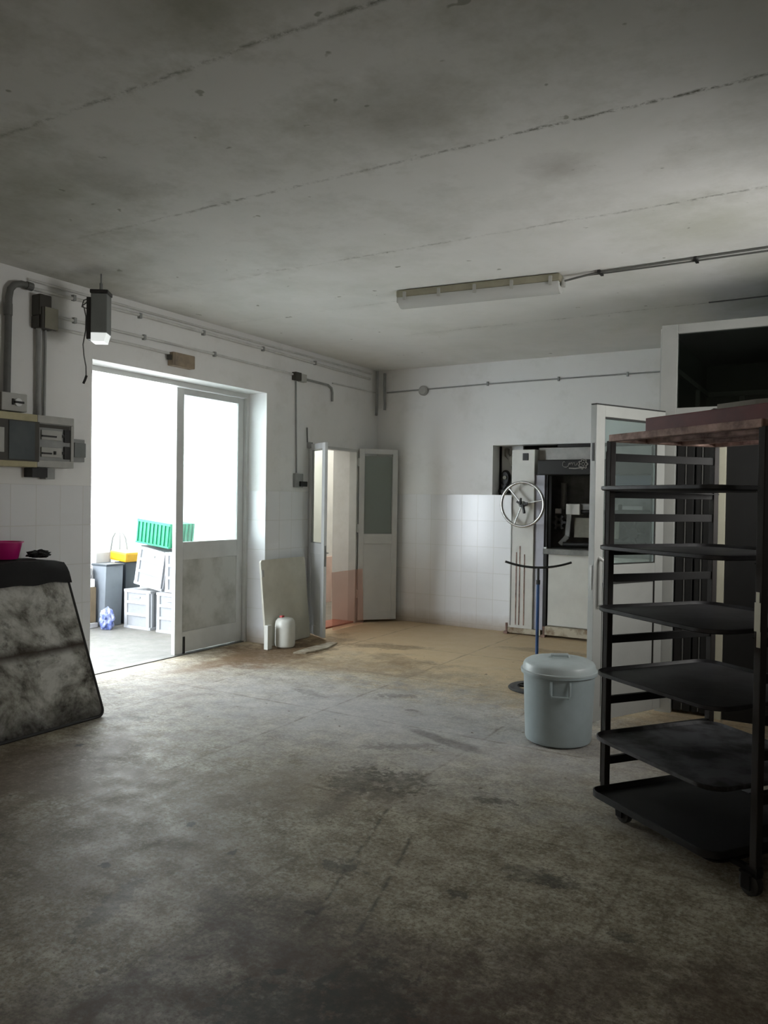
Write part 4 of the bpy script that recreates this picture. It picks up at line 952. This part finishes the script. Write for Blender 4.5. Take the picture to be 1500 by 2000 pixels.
# things on top of the rack
rb = MB(MR); rb.box(.10, .12, RT + .0, .56, RW + .18, RT + .075, .004); rbo = tag(rb.build('red_tray', 'oxblood'), 'dark red flat box lying on top of the rack trolley', 'tray')
pts = [(.30, .36), (.27, .60), (.30, .93), (.50, .98), (.56, .70), (.50, .38)]
cbm = MB(MR); lo_, hi_ = [], []
for (u, v), (a_, b_) in zip(pts, ((.0, .05), (.0, .045), (.0, .03), (.005, .04), (.0, .06), (.01, .07))):
    lo_.append(cbm.bm.verts.new(MR @ Vector((u, v, RT + .077 + a_)))); hi_.append(cbm.bm.verts.new(MR @ Vector((u, v, RT + .077 + b_))))
cbm.bm.faces.new(lo_[::-1]); cbm.bm.faces.new(hi_)
for i in range(6): cbm.bm.faces.new((lo_[i], lo_[(i + 1) % 6], hi_[(i + 1) % 6], hi_[i]))
tag(cbm.build('flattened_carton', 'carton'), 'crumpled grey-brown carton on the dark red box', 'carton')
q = MR @ Vector((.46, .25, RT + .076)); blobby('brown_cloth', q, .07, .05, .03, 'brown_cloth', 'small dark brown cloth left of the carton on top of the rack', 'cloth', 5, .5)

# ================================================================== waste bin with lid
bn = thing('dustbin', (3.60, 4.80, 0), 'pale blue-grey plastic dustbin with a lid beside the rack trolley', 'dustbin')
cb_ = (3.60, 4.80, 0)
p = MB(); p.lathe([(0, .004), (.185, .004), (.20, .014), (.205, .03), (.212, .2), (.219, .40), (.222, .425), (.236, .43), (.236, .442), (.214, .442), (.21, .40), (.19, .03), (0, .02)], cb_, 56); p.build('bin_body', 'bin', bn, smooth=True)
p = MB(); p.lathe([(0, .515), (.10, .513), (.17, .505), (.208, .49), (.218, .478), (.224, .445), (.238, .443), (.238, .452), (.228, .455), (.222, .485), (.214, .498), (.19, .512), (.11, .522), (0, .524)], cb_, 56); lid = p.build('bin_lid', 'bin_lid', bn, smooth=True)
p = MB(); p.tube([(3.60 - .05, 4.80 - .03, .522), (3.60 - .045, 4.80 - .027, .540), (3.60 + .045, 4.80 + .027, .540), (3.60 + .05, 4.80 + .03, .522)], .011, 8); p.build('lid_grip', 'bin_lid', lid)
hd_dir = Vector((.35, -.94, 0)).normalized(); rt_ = Vector((.94, .35, 0)).normalized(); cc_ = Vector(cb_) + hd_dir * .218
for nm_, sg in (('side_handle', 1), ('side_handle', -1)):
    c0 = Vector(cb_) + hd_dir * .219 * sg
    p = MB(); p.tube([c0 - rt_ * .055 + Vector((0, 0, .415)), c0 - rt_ * .055 + hd_dir * sg * .016 + Vector((0, 0, .34)), c0 - rt_ * .05 + hd_dir * sg * .018 + Vector((0, 0, .325)), c0 + rt_ * .05 + hd_dir * sg * .018 + Vector((0, 0, .325)), c0 + rt_ * .055 + hd_dir * sg * .016 + Vector((0, 0, .34)), c0 + rt_ * .055 + Vector((0, 0, .415))], .008, 8)
    p.build(nm_, 'bin', bn, smooth=True)
# ================================================================== blue stand with curved bar
sx, sy_ = 3.02, 6.02
bs = thing('bar_stand', (sx, sy_, 0), 'blue pole stand with a curved black bar on top, behind the dustbin', 'stand')
p = MB(); p.lathe([(.14, 0.002), (.22, .002), (.225, .008), (.215, .018), (.15, .02), (.135, .010), (.14, 0.002)], (sx, sy_, 0), 40); p.box(sx - .14, sy_ - .012, .004, sx + .14, sy_ + .012, .016); p.build('base_ring', 'iron', bs)
p = MB(); p.tube([(sx, sy_, .008), (sx, sy_, .86)], .0125, 12); p.build('pole', 'blue', bs, smooth=True)
p = MB(); p.tube([(sx, sy_, .86), (sx, sy_, .975)], .010, 10); p.tube([(sx, sy_, .84), (sx, sy_, .875)], .017, 10); p.build('inner_pole', 'iron', bs)
d_ = Vector((.86, .51, 0)).normalized()
p = MB(); p.tube([Vector((sx, sy_, .975 + .045 * (t_ / .265) ** 2)) + d_ * t_ for t_ in [-.265 + .53 * k / 20 for k in range(21)]], .009, 8); p.build('curved_bar', 'iron', bs, smooth=True)
